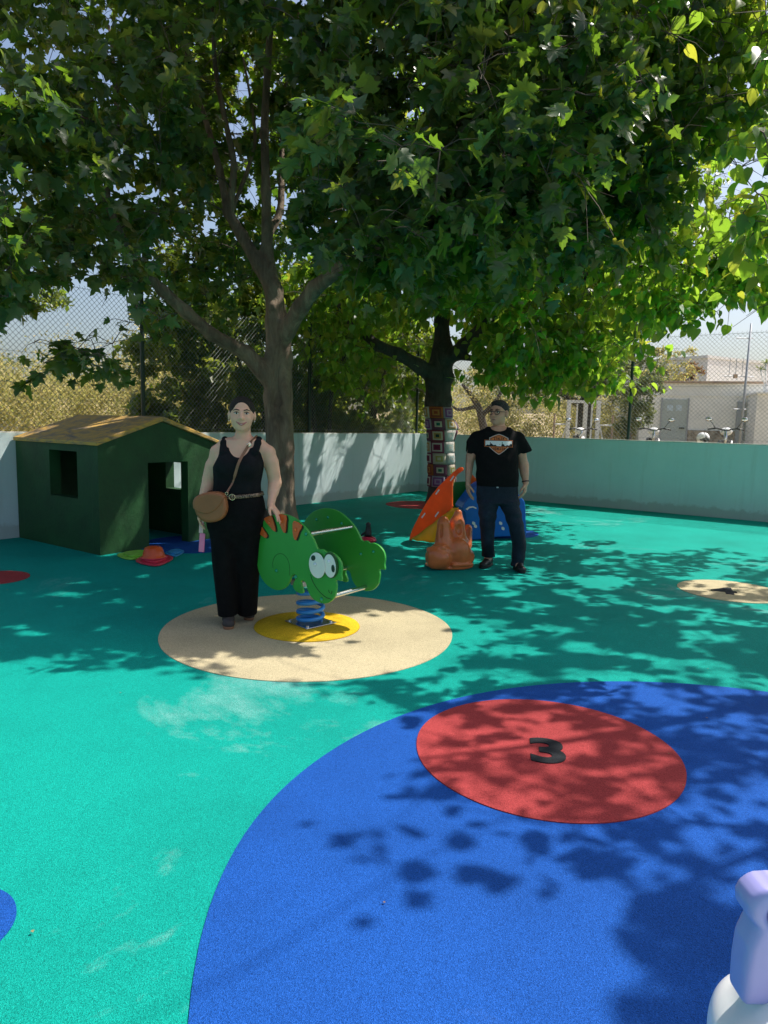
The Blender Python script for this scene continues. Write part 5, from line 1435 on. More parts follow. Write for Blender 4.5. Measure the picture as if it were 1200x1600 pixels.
# ================================================================== scooters parked behind the right wall
MAT['scoot_paint'] = simple('dark_scooter_paint', (0.03, 0.035, 0.04), 0.3, 0.2)
MAT['mirror'] = simple('mirror_glass', (0.7, 0.72, 0.74), 0.08, 1.0, 0.02)
MAT['tyre'] = simple('tyre_rubber', (0.02, 0.02, 0.02), 0.8)
def scooter(p, rz, label, hb=1.02):
    t = thing('parked_scooter', p, label, 'scooter', 'scooters parked behind the wall', rz)
    for x in (-0.62, 0.66):
        w = MB(); pts = [(x + 0.2 * math.cos(a), 0, 0.25 + 0.2 * math.sin(a)) for a in [2 * math.pi * i / 20 for i in range(21)]]
        w.tube(pts, 0.05, 8); wo = w.build('wheel', MAT['tyre'], t, True)
        MB().lathe([(0.15, -0.03), (0.15, 0.03)], (x, 0, 0.25), 18, Matrix.Rotation(R(90), 3, 'X')).build('rim', MAT['steel'], wo)
    prof = [(-0.95, 0.62), (-0.6, 0.72), (-0.1, 0.66), (0.05, 0.42), (0.35, 0.40), (0.48, 0.85), (0.60, 0.95), (0.62, 0.7), (0.55, 0.32), (0.1, 0.22), (-0.4, 0.25), (-0.85, 0.45)]
    mb = MB(); mb.prism(prof, (0, -0.16, 0), (1, 0, 0), (0, 0, 1), (0, 1, 0), 0, 0.32); mb.build('body', MAT['scoot_paint'], t, bevel=0.04)
    mb = MB(); mb.ball((-0.45, 0, 0.78), (0.45, 0.16, 0.09)); mb.build('seat', MAT['dark'], t, True)
    MB().tube([(0.66, 0, 0.25), (0.52, 0, 0.9), (0.46, 0, hb)], 0.035, 10).build('steering_column', MAT['steel'], t, True)
    MB().tube([(0.36, -0.36, hb + 0.02), (0.44, -0.2, hb + 0.05), (0.46, 0, hb), (0.44, 0.2, hb + 0.05), (0.36, 0.36, hb + 0.02)], 0.018, 8).build('handlebar', MAT['dark'], t, True)
    MB().ball((0.54, 0, hb - 0.02), (0.1, 0.13, 0.09)).build('headlight', MAT['white_plastic'], t, True)
    for s in (-1, 1):
        mo = MB().tube([(0.42, s * 0.22, hb + 0.05), (0.44, s * 0.27, hb + 0.14), (0.42, s * 0.33, hb + 0.22)], 0.009, 6).build('mirror_stalk', MAT['dark'], t, True)
        MB().ball((0.43, s * 0.36, hb + 0.25), (0.025, 0.075, 0.05)).build('mirror_shell', MAT['dark'], mo, True)
        MB().ball((0.414, s * 0.36, hb + 0.25), (0.012, 0.066, 0.042)).build('mirror_glass', MAT['mirror'], mo, True)
    return t
def spos(px, Y):
    p = V(px, 690, Y); return Vector((p.x, p.y, tz(p.x, p.y)))
scooter(spos(921, 16.9), R(100), 'parked scooter whose mirror shows just right of the man, left of the fence post', 1.06)
s2_ = scooter(spos(1024, 16.2), R(75), 'parked scooter showing a pale mirror in front of the grey door', 1.10)
s3_ = scooter(spos(1130, 15.4), R(60), 'parked scooter nearest the right edge with a dark raised mirror', 1.14)
# helmet on the seat of a scooter
hp_ = spos(1098, 15.2)
ph = V(1098, 690, 15.2); hm = thing('helmet', (ph.x, ph.y, 1.27), 'white motorcycle helmet with a black stripe above the wall', 'helmet')
f = Field((-0.18, -0.18, -0.02), (0.18, 0.18, 0.26), 0.01); f.ell((0, 0, 0.11), (0.125, 0.15, 0.125), 0.0); f.ell((0, -0.16, 0.07), (0.10, 0.09, 0.05), 0.01, 'sub')
put('shell', f.mesh('shell'), MAT['white_plastic'], hm)
f = Field((-0.15, -0.18, -0.02), (0.15, 0.18, 0.26), 0.01); f.ell((0, 0, 0.11), (0.04, 0.155, 0.13), 0.0); put('stripe', f.mesh('stripe'), MAT['dark'], hm)
f = Field((-0.15, -0.2, -0.02), (0.15, 0.18, 0.26), 0.01); f.ell((0, -0.05, 0.08), (0.108, 0.10, 0.055), 0.0); put('visor', f.mesh('visor'), MAT['dark'], hm)
hm.location.z = hp_.z + 0.86
# ================================================================== people
MAT['skin_w'] = simple('warm_skin', (0.70, 0.39, 0.262), 0.5, 0, 0.05, 14, 0.0, 60, 0.4, 0, 0.12)
MAT['skin_m'] = simple('tanned_skin', (0.56, 0.30, 0.20), 0.5, 0, 0.08, 14, 0.0, 60, 0.4, 0, 0.12)
def hair_mat(name, a, b, rough, st):
    m, nt, bs = new_mat(name); co = objco(nt)
    mp = nd(nt, 'ShaderNodeMapping'); mp.inputs['Scale'].default_value = st; nt.links.new(co, mp.inputs['Vector'])
    f = noise(nt, 22, 6, 0.7, mp.outputs[0]); nt.links.new(ramp(nt, f, [(0.35, a), (0.7, b)]), bs.inputs['Base Color'])
    bs.inputs['Roughness'].default_value = rough; bs.inputs['Specular IOR Level'].default_value = 0.3; bump(nt, bs, f, 0.9, 0.012); return m
MAT['hair_w'] = hair_mat('dark_brown_hair', (0.006, 0.005, 0.004), (0.028, 0.02, 0.016), 0.55, (9, 1.2, 4))
MAT['hair_m'] = hair_mat('greying_hair', (0.008, 0.008, 0.008), (0.06, 0.058, 0.056), 0.7, (6, 6, 3))
MAT['lips'] = simple('lip_colour', (0.42, 0.13, 0.115), 0.4); MAT['teeth'] = simple('teeth', (0.75, 0.72, 0.66), 0.3)
MAT['lips_m'] = simple('lip_colour_pale', (0.34, 0.15, 0.115), 0.5)
MAT['eye_white'] = simple('eye_white', (0.62, 0.60, 0.57), 0.2); MAT['iris'] = simple('iris', (0.015, 0.01, 0.008), 0.2)
MAT['cloth_black'] = simple('black_jersey', (0.007, 0.0075, 0.009), 0.85, 0, 0.25, 20, 0.3, 180, 0.2)
MAT['cloth_black2'] = simple('black_crepe', (0.0055, 0.0055, 0.006), 0.9, 0, 0.25, 20, 0.3, 120, 0.15)
MAT['tee'] = simple('black_cotton', (0.0075, 0.0075, 0.008), 0.92, 0, 0.2, 20, 0.3, 160, 0.15)
m, nt, b_ = new_mat('dark_denim'); co = objco(nt)
w_ = noise(nt, 5.0, 6, 0.65, co); nt.links.new(ramp(nt, w_, [(0.3, (0.003, 0.006, 0.013)), (0.55, (0.007, 0.014, 0.029)), (0.75, (0.02, 0.035, 0.06))]), b_.inputs['Base Color'])
b_.inputs['Roughness'].default_value = 0.9; bump(nt, b_, noise(nt, 28, 6, 0.6, co, 1.0), 0.5, 0.02); MAT['denim'] = m
MAT['shoe'] = simple('grey_suede', (0.05, 0.042, 0.038), 0.8, 0, 0.2, 20); MAT['gum'] = simple('gum_sole', (0.24, 0.11, 0.05), 0.6); MAT['lace'] = simple('lace', (0.5, 0.48, 0.45), 0.8)
MAT['shoe_dark'] = simple('black_leather_shoe', (0.014, 0.013, 0.013), 0.5); MAT['sole_dark'] = simple('black_sole', (0.012, 0.012, 0.012), 0.7)
MAT['leather'] = simple('tan_leather', (0.26, 0.092, 0.030), 0.55, 0, 0.10, 9, 0.15, 90); MAT['strap'] = simple('brown_strap', (0.22, 0.10, 0.055), 0.55)
MAT['gold'] = simple('pale_gold', (0.75, 0.62, 0.38), 0.25, 1.0); MAT['silver'] = simple('silver_metal', (0.75, 0.75, 0.75), 0.2, 1.0)
m, nt, b_ = new_mat('leopard_belt'); co = objco(nt)
nt.links.new(ramp(nt, noise(nt, 70, 2, 0.5, co), [(0.42, (0.02, 0.014, 0.01)), (0.5, (0.30, 0.20, 0.12)), (0.62, (0.05, 0.03, 0.02))]), b_.inputs['Base Color']); MAT['belt'] = m
MAT['pink'] = simple('pink_plastic', (0.80, 0.20, 0.38), 0.35); MAT['pink_pale'] = simple('pale_pink_plastic', (0.72, 0.46, 0.46), 0.3)

def rotz(yaw, tilt=0.0): return Matrix.Rotation(-yaw, 3, 'Z') @ Matrix.Rotation(tilt, 3, 'Y')
def head_prims(f, c, Rm, s, k=0.012, female=True):
    wx = 1.09 if female else 1.04
    h = lambda x, y, z: np.array(c) + np.array(Rm @ Vector((x * s * wx, y * s, z * s)))
    E = lambda p, r, kk=k, op='add': f.ell(h(*p), np.array(r) * s * np.array((wx, 1, 1)), kk, op, Rm)
    E((0, 0.014, 0.030), (0.075, 0.094, 0.086)); E((0, -0.020, -0.028), (0.067, 0.074, 0.084), 0.02)
    E((0, -0.034, -0.074), (0.049 if female else 0.052, 0.050, 0.038), 0.025); E((0, -0.066, -0.096), (0.021 if female else 0.026, 0.020, 0.018), 0.02)
    for sx in (-1, 1):
        E((sx * 0.037, -0.054, -0.034), (0.026, 0.030, 0.026), 0.02)
        E((sx * 0.031, -0.097, 0.004), (0.019, 0.014, 0.011), 0.012, 'sub')
        E((sx * 0.077, 0.012, -0.012), (0.011, 0.024, 0.033), 0.008)
    f.cone(h(-0.034, -0.079, 0.021), h(0.034, -0.079, 0.021), 0.011 * s, 0.011 * s, 0.012)
    f.cone(h(0, -0.088, 0.008), h(0, -0.108, -0.028), 0.009 * s, 0.0135 * s, 0.008)
    for sx in (-1, 1): E((sx * 0.013, -0.096, -0.033), (0.010, 0.010, 0.008), 0.006)
    E((0, -0.084, -0.060), (0.028, 0.014, 0.014), 0.012)
    return h
def hand(f, w, d, n, t, curl=0.35, s=1.0, spread=0.10, thumb_in=0.5):
    """palm and five fingers; d wrist to knuckles, n palm side, t thumb side"""
    w = Vector(w); d = Vector(d).normalized(); n = (Vector(n) - d * Vector(n).dot(d)).normalized(); t = (Vector(t) - d * Vector(t).dot(d)); t = (t - n * t.dot(n)).normalized()
    K = [(0.027, 0.084, 0.074), (0.009, 0.090, 0.083), (-0.010, 0.087, 0.077), (-0.027, 0.078, 0.060)]
    for off, L, fl in K:
        kn = w + d * L * s + t * off * s
        f.cone(w + t * off * 0.55 * s + d * 0.008, kn, 0.0155 * s, 0.0125 * s, 0.012)
        dr = (d + t * off * spread * 10 * s).normalized(); p = kn
        for j, fr in enumerate((0.45, 0.32, 0.23)):
            a = curl * (0.7 + 0.55 * j)
            dj = (dr * math.cos(a) + n * math.sin(a)).normalized(); q_ = p + dj * fl * fr * s * 1.05
            f.cone(p, q_, (0.0098 - 0.0009 * j) * s, (0.0092 - 0.0010 * j) * s, 0.004); p = q_
    b = w + d * 0.022 * s + t * 0.022 * s
    p1 = b + (d * 0.6 + t * 0.75 + n * 0.25).normalized() * 0.038 * s; p2 = p1 + (d * 0.9 + t * (0.45 - 0.4 * thumb_in) + n * (0.3 + 0.3 * thumb_in)).normalized() * 0.032 * s; p3 = p2 + (d * 0.95 + t * (0.2 - 0.3 * thumb_in) + n * 0.3).normalized() * 0.024 * s
    f.cone(b, p1, 0.017 * s, 0.0125 * s, 0.012); f.cone(p1, p2, 0.0118 * s, 0.0105 * s, 0.004); f.cone(p2, p3, 0.0105 * s, 0.008 * s, 0.004)
def bvh_of(meshes):
    vs_, fs_ = [], []
    for me in meshes:
        b = len(vs_); vs_ += [v.co.copy() for v in me.vertices]; fs_ += [[b + i for i in p.vertices] for p in me.polygons]
    return BVHTree.FromPolygons(vs_, fs_)
def front_y(bvh, x, z, y0=-1.0):
    h = bvh.ray_cast(Vector((x, y0, z)), Vector((0, 1, 0))); return h[0].y if h[0] is not None else None
def shoe(parent, heel, toe, mat, sole, w=0.047, high=0.075, lace=True, s=1.0):
    heel, toe = Vector(heel), Vector(toe); d = (toe - heel); L = d.length; d.normalize(); sd = Vector((d.y, -d.x, 0))
    P = lambda a, z, o=0.0: np.array(heel + d * (a * L) + sd * o + Vector((0, 0, z)))
    lo = np.minimum(P(0, 0), P(1, 0)) - 0.1; hi = np.maximum(P(0, 0), P(1, 0)) + 0.1; lo[2] = -0.01; hi[2] = 0.18
    f = Field(lo, hi, 0.006)
    f.cone(P(0.14, 0.05), P(0.45, 0.048), 0.036, 0.040, 0.02); f.cone(P(0.45, 0.046), P(0.86, 0.036), 0.042, 0.030, 0.02); f.cone(P(0.80, 0.034, 0.012), P(0.86, 0.034, -0.012), 0.030, 0.030, 0.02)
    f.cone(P(0.14, 0.05), P(0.2, high), 0.036, 0.034, 0.02); f.cone(P(0.2, high), P(0.34, high - 0.01), 0.034, 0.03, 0.02)
    f.F[:, :, :] = np.maximum(f.F, (0.020 - f.ax[2])[None, None, :])
    o = put('shoe', f.mesh('shoe'), mat, parent)
    f = Field(lo, hi, 0.006)
    f.cone(P(0.12, 0.014), P(0.45, 0.014), 0.040, 0.042, 0.02); f.cone(P(0.45, 0.014), P(0.86, 0.014), 0.044, 0.038, 0.02)
    f.F[:, :, :] = np.maximum(f.F, np.maximum(0.001 - f.ax[2], f.ax[2] - 0.024)[None, None, :])
    put('sole', f.mesh('sole'), sole, o)
    if lace:
        for k in range(4):
            a = 0.40 + 0.09 * k; zz = 0.088 - 0.011 * k
            MB().tube([P(a, zz - 0.012, -0.026), P(a + 0.02, zz, 0.0), P(a, zz - 0.012, 0.026)], 0.0035, 5).build('lace', MAT['lace'], o, True)
    return o
def face_parts(t, h, s, Rm, skin_lips, smile, brow, lash=True):
    for sx in (-1, 1):
        e = MB().ball(h(sx * 0.031, -0.080, 0.004), (0.0135 * s, 0.008 * s, 0.0062 * s), 12, 8, Rm).build('eye', MAT['eye_white'], t, True)
        MB().ball(h(sx * 0.031, -0.0855, 0.004), (0.0062 * s, 0.004 * s, 0.0062 * s), 10, 8, Rm).build('iris', MAT['iris'], e, True)
        MB().tube([h(sx * 0.016, -0.0865, 0.0105), h(sx * 0.031, -0.0885, 0.0135), h(sx * 0.047, -0.080, 0.008)], 0.0022 * s, 6).build('eyelid', brow, e, True)
        MB().tube([h(sx * 0.013, -0.0915, 0.024), h(sx * 0.032, -0.0905, 0.030), h(sx * 0.053, -0.074, 0.022)], [0.0035 * s, 0.0038 * s, 0.0018 * s], 6).build('eyebrow', brow, t, True)
    w = 0.033 if smile else 0.024; up = 0.011 if smile else -0.001
    pts = [h(-w, -0.082, -0.060 + up), h(-w * 0.5, -0.094, -0.061 + up * 0.2), h(0, -0.0975, -0.0625 - up * 0.25), h(w * 0.5, -0.094, -0.061 + up * 0.2), h(w, -0.082, -0.060 + up)]
    lo_ = [p - np.array((0, 0, (0.009 if smile else 0.005) * s * q_)) for p, q_ in zip(pts, (0.1, 0.8, 1, 0.8, 0.1))]
    MB().tube(catmull([Vector(p) for p in pts], 3), 0.0032 * s, 6).build('lip', skin_lips, t, True)
    MB().tube(catmull([Vector(p) for p in lo_], 3), 0.0042 * s, 6).build('lip', skin_lips, t, True)
    if smile:
        MB().tube(catmull([Vector((p + q_) / 2) + Vector((0, 0.003, 0)) for p, q_ in zip(pts, lo_)], 3), 0.0040 * s, 6).build('teeth', MAT['teeth'], t, True)

# ------------------------------------------------------------------ the woman
YW = 4.99
WF = G(366, 978); WROOT = Vector((V(368, 900, YW).x, YW, 0))
def W(px, py, dy=0.0): return np.array(V(px, py, YW)) - np.array(WROOT) + np.array((0, dy, 0))
sW = YW / FPX
woman = thing('person', WROOT, 'smiling woman in black tank top and wide black trousers, hand on the rider', 'person')
def rowsW(L): return [(W(cx, py)[2], W(cx, py)[0], cy, hf * sW, b) for py, cx, hf, b, cy in L]
trunkW = rowsW([(688, 377, 24, 0.062, 0.02), (697, 376, 30, 0.080, 0.015), (708, 374, 36, 0.095, 0.01), (722, 373, 38.5, 0.108, 0.0), (738, 372, 37, 0.110, 0.0), (755, 370.5, 35, 0.100, 0.005), (768, 370, 36, 0.104, 0.01),
                (785, 368.5, 42, 0.118, 0.015), (803, 368, 44.5, 0.126, 0.02), (825, 368, 43, 0.118, 0.02), (842, 368, 38, 0.10, 0.02)])
LOW, HIW = (-0.36, -0.30, -0.02), (0.40, 0.26, 1.76)
# resting hand: on the upper edge of the front board
PH = on_plane(434, 802.5, PF, RN) - WROOT
PHv = np.array(PH)
wristL = PHv + np.array((-0.045, 0.0, 0.062)) + np.array(RN) * -0.006
hc = W(378, 647)
RmW = rotz(-0.17, 0.02)
f = Field(LOW, HIW, 0.006)
f.loft([r for r in trunkW if r[0] > W(370, 815)[2]] + rowsW([(830, 368, 30, 0.08, 0.03), (845, 368, 8, 0.03, 0.03)]), 0.03)
for x in (358, 389): f.ell(W(x, 728, -0.075), (0.072, 0.058, 0.066), 0.03)
f.chain([W(379, 690, 0.02), W(352, 696, 0.02), W(339.5, 706, 0.02)], [0.050, 0.046, 0.048], 0.03); f.chain([W(379, 690, 0.02), W(404, 697, 0.02), W(418, 707, 0.02)], [0.050, 0.046, 0.048], 0.03)
armR = [W(338.5, 707, 0.02), W(325, 752, 0.03), W(315, 793, -0.02)]
f.chain(armR, [0.050, 0.041, 0.027], 0.02)
f.cone(W(330, 728, 0.02), W(324, 748, 0.03), 0.047, 0.041, 0.02); f.cone(W(323, 760, 0.02), W(318, 780, 0.0), 0.042, 0.032, 0.02)
elbowL = W(428, 754, 0.05)
f.chain([W(418.5, 708, 0.02), elbowL], [0.050, 0.041], 0.02); f.cone(elbowL, wristL, 0.042, 0.026, 0.02); f.cone(elbowL + (wristL - elbowL) * 0.1, elbowL + (wristL - elbowL) * 0.45, 0.044, 0.036, 0.02)
f.cone(W(424, 722, 0.02), W(427, 745, 0.04), 0.048, 0.042, 0.02)
f.cone(W(379, 664, 0.02), W(379, 690, 0.022), 0.050, 0.056, 0.025)
hW = head_prims(f, hc, RmW, 1.03)
hand(f, armR[2], W(313, 815, -0.03) - armR[2], (1, 0.1, 0), (0.15, -1, 0), 0.55, 0.92, 0.06, 0.8)
hand(f, wristL, np.array(RX) * 0.75 + np.array((0, 0, -0.62)), (-0.45, 0, -0.8), -RN, 0.32, 0.92, 0.12, 0.2)
toeR = np.array(G(357, 985) - WROOT); wd = np.array((G(357, 985) / G(357, 985).length)); heelR = toeR + wd * 0.255; toeL = np.array(G(392, 967) - WROOT) + np.array((0, -0.06, 0)); heelL = toeL + np.array((-0.07, 0.24, 0))
ankR = heelR + np.array((0.014, -0.065, 0.085)); ankL = heelL + np.array((0.01, -0.065, 0.085))
f.chain([W(354, 830, 0.03), W(353, 890, 0.04), ankR], [0.070, 0.045, 0.034], 0.02); f.chain([W(384, 830, 0.03), W(386, 890, 0.08), ankL], [0.070, 0.045, 0.034], 0.02)
f.cone(ankR, ankR + np.array((0, -0.06, -0.045)), 0.036, 0.03, 0.02); f.cone(ankL, ankL + np.array((0.01, -0.06, -0.045)), 0.036, 0.03, 0.02)
skinW = f.mesh('body'); put('body', skinW, MAT['skin_w'], woman)
# tank top
f = Field(LOW, HIW, 0.006)
f.loft([r for r in trunkW if r[0] > W(370, 790)[2]], 0.02, 0.007)
for x in (358, 389): f.ell(W(x, 728, -0.075), (0.080, 0.066, 0.074), 0.04)
f.put(lambda x, y, z: (z - W(376, 700)[2]) + 0 * x + 0 * y, LOW, HIW, 0.0, 'sub') if False else None
f.F[:, :, :] = np.maximum(f.F, (f.ax[2] - W(376, 699)[2])[None, None, :]); f.F[:, :, :] = np.maximum(f.F, (W(376, 774)[2] - f.ax[2])[None, None, :])
f.ell(W(377, 686, -0.12), (0.090, 0.16, 0.128), 0.01, 'sub')
f.ell(W(330, 706, 0.02), (0.068, 0.30, 0.10), 0.012, 'sub'); f.ell(W(425, 708, 0.02), (0.064, 0.30, 0.10), 0.012, 'sub')
for x0, x1 in ((351, 352), (404, 402)):
    f.cone(W(x1, 706, -0.080), W(x0, 692, -0.028), 0.026, 0.024, 0.012, 'add', 0.5); f.cone(W(x0, 692, -0.028), W(x0, 687, 0.010), 0.024, 0.022, 0.012, 'add', 0.7); f.cone(W(x0, 687, 0.010), W(x1, 702, 0.080), 0.022, 0.024, 0.012, 'add', 0.7)
topW = f.mesh('tank_top'); put('tank_top', topW, MAT['cloth_black'], woman)
# wide trousers
f = Field(LOW, HIW, 0.006)
f.loft([r for r in trunkW if W(370, 832)[2] < r[0] < W(370, 760)[2]] + rowsW([(846, 368, 30, 0.075, 0.03), (868, 368, 6, 0.03, 0.03)]), 0.02, 0.012)
fold = lambda ph, am: (lambda x, y, z: am * np.clip((1.0 - z) * 1.4, 0, 1) * (np.sin(70 * x + 3.0 * z + ph) * 0.6 + np.sin(41 * x - 30 * y + 2 * z + ph * 2) * 0.6))
hemR, hemL = W(354.5, 962), np.array(V(386, 959, YW + 0.13)) - np.array(WROOT)
def leg_rows(top, mid, hem, rt, rm, rh, dyh):
    return [(hem[2], hem[0], hem[1] + dyh, rh, rh * 1.2), (mid[2], mid[0], mid[1], rm, rm * 1.15), (top[2], top[0], top[1], rt, rt * 1.1)]
f.loft(leg_rows(W(350, 800, 0.03), W(350.5, 880, 0.04), hemR, 0.112, 0.098, 0.070, 0.03), 0.03, 0, fold(0.3, 0.004), 'add', 2.0)
f.loft(leg_rows(W(389, 800, 0.03), W(386.5, 880, 0.06), hemL, 0.108, 0.088, 0.068, 0.0), 0.03, 0, fold(1.9, 0.004), 'add', 2.0)
f.F[:, :, :] = np.maximum(f.F, (f.ax[2] - W(370, 768.5)[2])[None, None, :])
f.cone(W(369, 856, -0.115), W(370, 900, -0.10), 0.012, 0.030, 0.015, 'sub'); f.cone(W(370, 900, -0.10), W(371, 955, -0.08), 0.030, 0.022, 0.015, 'sub')
put('trousers', f.mesh('trousers'), MAT['cloth_black2'], woman)
# belt with buckle
mb = MB(); zB0 = W(370, 774)[2]; rB_ = [r for r in trunkW]
Az = np.array(sorted(trunkW)); 
def trunk_ring(z, grow, n=48, tilt=0.0):
    cx, cy, a, b = [np.interp(z, Az[:, 0], Az[:, j]) for j in (1, 2, 3, 4)]
    out = []
    for i in range(n):
        t_ = 2 * math.pi * i / n; c_, s_ = math.cos(t_), math.sin(t_); e = 2 / 2.3
        out.append(Vector((cx + (a + grow) * math.copysign(abs(c_) ** e, c_), cy + (b + grow) * math.copysign(abs(s_) ** e, s_), z + tilt * c_ * a)))
    return out
r1, r2 = trunk_ring(zB0 - 0.013, 0.019, 48, 0.10), trunk_ring(zB0 + 0.013, 0.017, 48, 0.10); n = 48
mb.add(r1 + r2, [(i, (i + 1) % n, n + (i + 1) % n, n + i) for i in range(n)]); bo = mb.build('belt', MAT['belt'], woman, True); sm = bo.modifiers.new('thick', 'SOLIDIFY'); sm.thickness = 0.004
bq = W(368.5, 774); yb = Az[:, 0]; byy = np.interp(zB0, Az[:, 0], Az[:, 2]) - np.interp(zB0, Az[:, 0], Az[:, 4]) - 0.026
mb = MB(); pts = [(bq[0] + 0.021 * math.cos(a), byy, bq[2] + 0.020 * math.sin(a)) for a in [2 * math.pi * i / 18 for i in range(19)]]; mb.tube(pts, 0.0035, 6); mb.box((bq[0], byy, bq[2]), (0.004, 0.004, 0.038)); mb.build('buckle', MAT['gold'], bo, True)
# hair, parted and tied back
f = Field(hc - 0.16, hc + 0.17, 0.005)
f.ell(hW(0, 0.018, 0.032), np.array((0.0865, 0.098, 0.0895)) * 1.03, 0.01, 'add', RmW); f.ell(hW(0, 0.105, -0.02), (0.040, 0.036, 0.040), 0.02)
f.ell(hW(0, -0.128, -0.012), (0.080, 0.105, 0.112), 0.008, 'sub', RmW); f.ell(hW(0, -0.06, -0.115), (0.12, 0.10, 0.10), 0.01, 'sub', RmW)
for sx in (-1, 1): f.ell(hW(sx * 0.085, 0.012, -0.012), (0.016, 0.026, 0.034), 0.004, 'sub', RmW)
put('hair', f.mesh('hair'), MAT['hair_w'], woman)
face_parts(woman, hW, 1.03, RmW, MAT['lips'], True, MAT['hair_w'])
for sx in (-1, 1): MB().ball(hW(sx * 0.078, 0.0, -0.047), 0.0055, 8, 6).build('earring', MAT['silver'], woman, True)
shoe(woman, heelR, toeR, MAT['shoe'], MAT['gum']); shoe(woman, heelL, toeL, MAT['shoe'], MAT['gum'])
# crossbody bag
bc = W(339.5, 786); bvW = bvh_of([skinW, topW])
yF = -0.172
bag = thing('crossbody_bag', WROOT + Vector((bc[0], yF, bc[2] - 0.10)), 'tan leather half-moon crossbody bag at the hip of the woman', 'bag')
bl = lambda x, y, z: np.array((x, y, z + 0.10))
ang = R(-9); Rb = Matrix.Rotation(-ang, 3, 'Y')
f = Field((-0.16, -0.09, -0.05), (0.16, 0.10, 0.26), 0.005)
def bag_fn(gr, zcut=None, below=None):
    def fn(x, y, z):
        X = x * math.cos(ang) - (z - 0.10) * math.sin(ang); Z = x * math.sin(ang) + (z - 0.10) * math.cos(ang)
        zz = np.where(Z > 0.0, Z / 0.092, Z / 0.112); e_ = ((np.abs(X) / 0.112) ** 2.4 + np.abs(zz) ** np.where(Z > 0, 3.2, 2.2)) ** (1 / 2.4)
        d2 = (e_ - 1) * 0.10 - gr
        a, b = d2 + 0.022, np.abs(y) - 0.042 - gr + 0.022
        d = np.minimum(np.maximum(a, b), 0) + np.sqrt(np.maximum(a, 0) ** 2 + np.maximum(b, 0) ** 2) - 0.022
        if zcut: d = np.maximum(d, zcut(X, Z))
        return d
    return fn
f.put(bag_fn(0.0), (-0.14, -0.06, -0.03), (0.14, 0.06, 0.23), 0.0); put('bag_body', f.mesh('bag_body'), MAT['leather'], bag)
f = Field((-0.16, -0.09, -0.05), (0.16, 0.10, 0.26), 0.005)
f.put(bag_fn(0.006, lambda X, Z: (-0.042 + 0.9 * 0.10 * (np.abs(X) / 0.112) ** 2 * 0.75 + 0.25 * X) - Z), (-0.14, -0.06, -0.03), (0.14, 0.06, 0.23), 0.0)
f.put(lambda x, y, z: -(y - 0.02) + 0 * x + 0 * z, (-0.16, -0.09, -0.05), (0.16, 0.10, 0.26), 0.0, 'sub') if False else None
put('flap', f.mesh('flap'), MAT['leather'], bag)
boff = np.array(bag.location) - np.array(WROOT)
def strap_pts(pxs):
    out = []
    for px_, py_, lift in pxs:
        p = W(px_, py_); y = front_y(bvW, p[0], p[2]); 
        if y is None: y = -0.05
        out.append(Vector((p[0], y - lift, p[2])) - Vector(boff))
    return out
sp1 = strap_pts([(369, 752, 0.012), (374, 738, 0.012), (380, 720, 0.012), (386, 705, 0.010), (392, 694, 0.009), (397, 686, 0.008)])
topS = Vector(W(400.5, 682, 0.015)) - Vector(boff)
ring1 = Vector(W(363, 766)) - Vector(boff); ring1.y = -0.01
ring2 = Vector(W(330, 770)) - Vector(boff); ring2.y = 0.01
back = [topS, Vector(W(398, 688, 0.085)) - Vector(boff), Vector(W(385, 720, 0.125)) - Vector(boff), Vector(W(360, 750, 0.125)) - Vector(boff), Vector(W(336, 766, 0.06)) - Vector(boff), Vector(W(329, 768, -0.06)) - Vector(boff), ring2]
path = catmull([ring1] + sp1 + back, 4)
vv, ff = [], []
for i, p in enumerate(path):
    t_ = (path[min(i + 1, len(path) - 1)] - path[max(i - 1, 0)]).normalized(); nrm = Vector((p.x + boff[0] - Az[3, 1], (p.y + boff[1]) * 1.5, 0)).normalized()
    sd = t_.cross(nrm).normalized() * (0.0095 if i > 6 else 0.006); nn_ = nrm * 0.0022
    vv += [p + sd + nn_, p - sd + nn_, p - sd - nn_, p + sd - nn_]
for i in range(len(path) - 1):
    for j in range(4): ff.append((i * 4 + j, i * 4 + (j + 1) % 4, i * 4 + 4 + (j + 1) % 4, i * 4 + 4 + j))
mb = MB(); mb.add(vv, ff); mb.build('strap', MAT['strap'], bag)
for rg in (ring1, ring2):
    pts = [rg + Vector((0.010 * math.cos(a), 0, 0.010 * math.sin(a) - 0.006)) for a in [2 * math.pi * i / 12 for i in range(13)]]; MB().tube(pts, 0.0022, 6).build('ring', MAT['gold'], bag, True)
sl = sp1[4]; MB().box(sl + Vector((0, -0.004, 0)), (0.028, 0.006, 0.024), Matrix.Rotation(R(-35), 3, 'Y')).build('strap_slider', MAT['silver'], bag, bevel=0.002)
# pink case in her hand
pc = W(317.5, 838, -0.035); pk = thing('pink_case', WROOT + Vector((pc[0], pc[1], pc[2] - 0.11)), 'flat pink plastic case held in the hand of the woman', 'case')
rt = Matrix.Rotation(R(4), 3, 'Y')
MB().box((0, 0, 0.07), (0.040, 0.012, 0.135), rt).build('lower_half', MAT['pink'], pk, bevel=0.004)
MB().box((-0.004, 0, 0.182), (0.030, 0.009, 0.085), rt).build('upper_half', MAT['pink_pale'], pk, bevel=0.003)

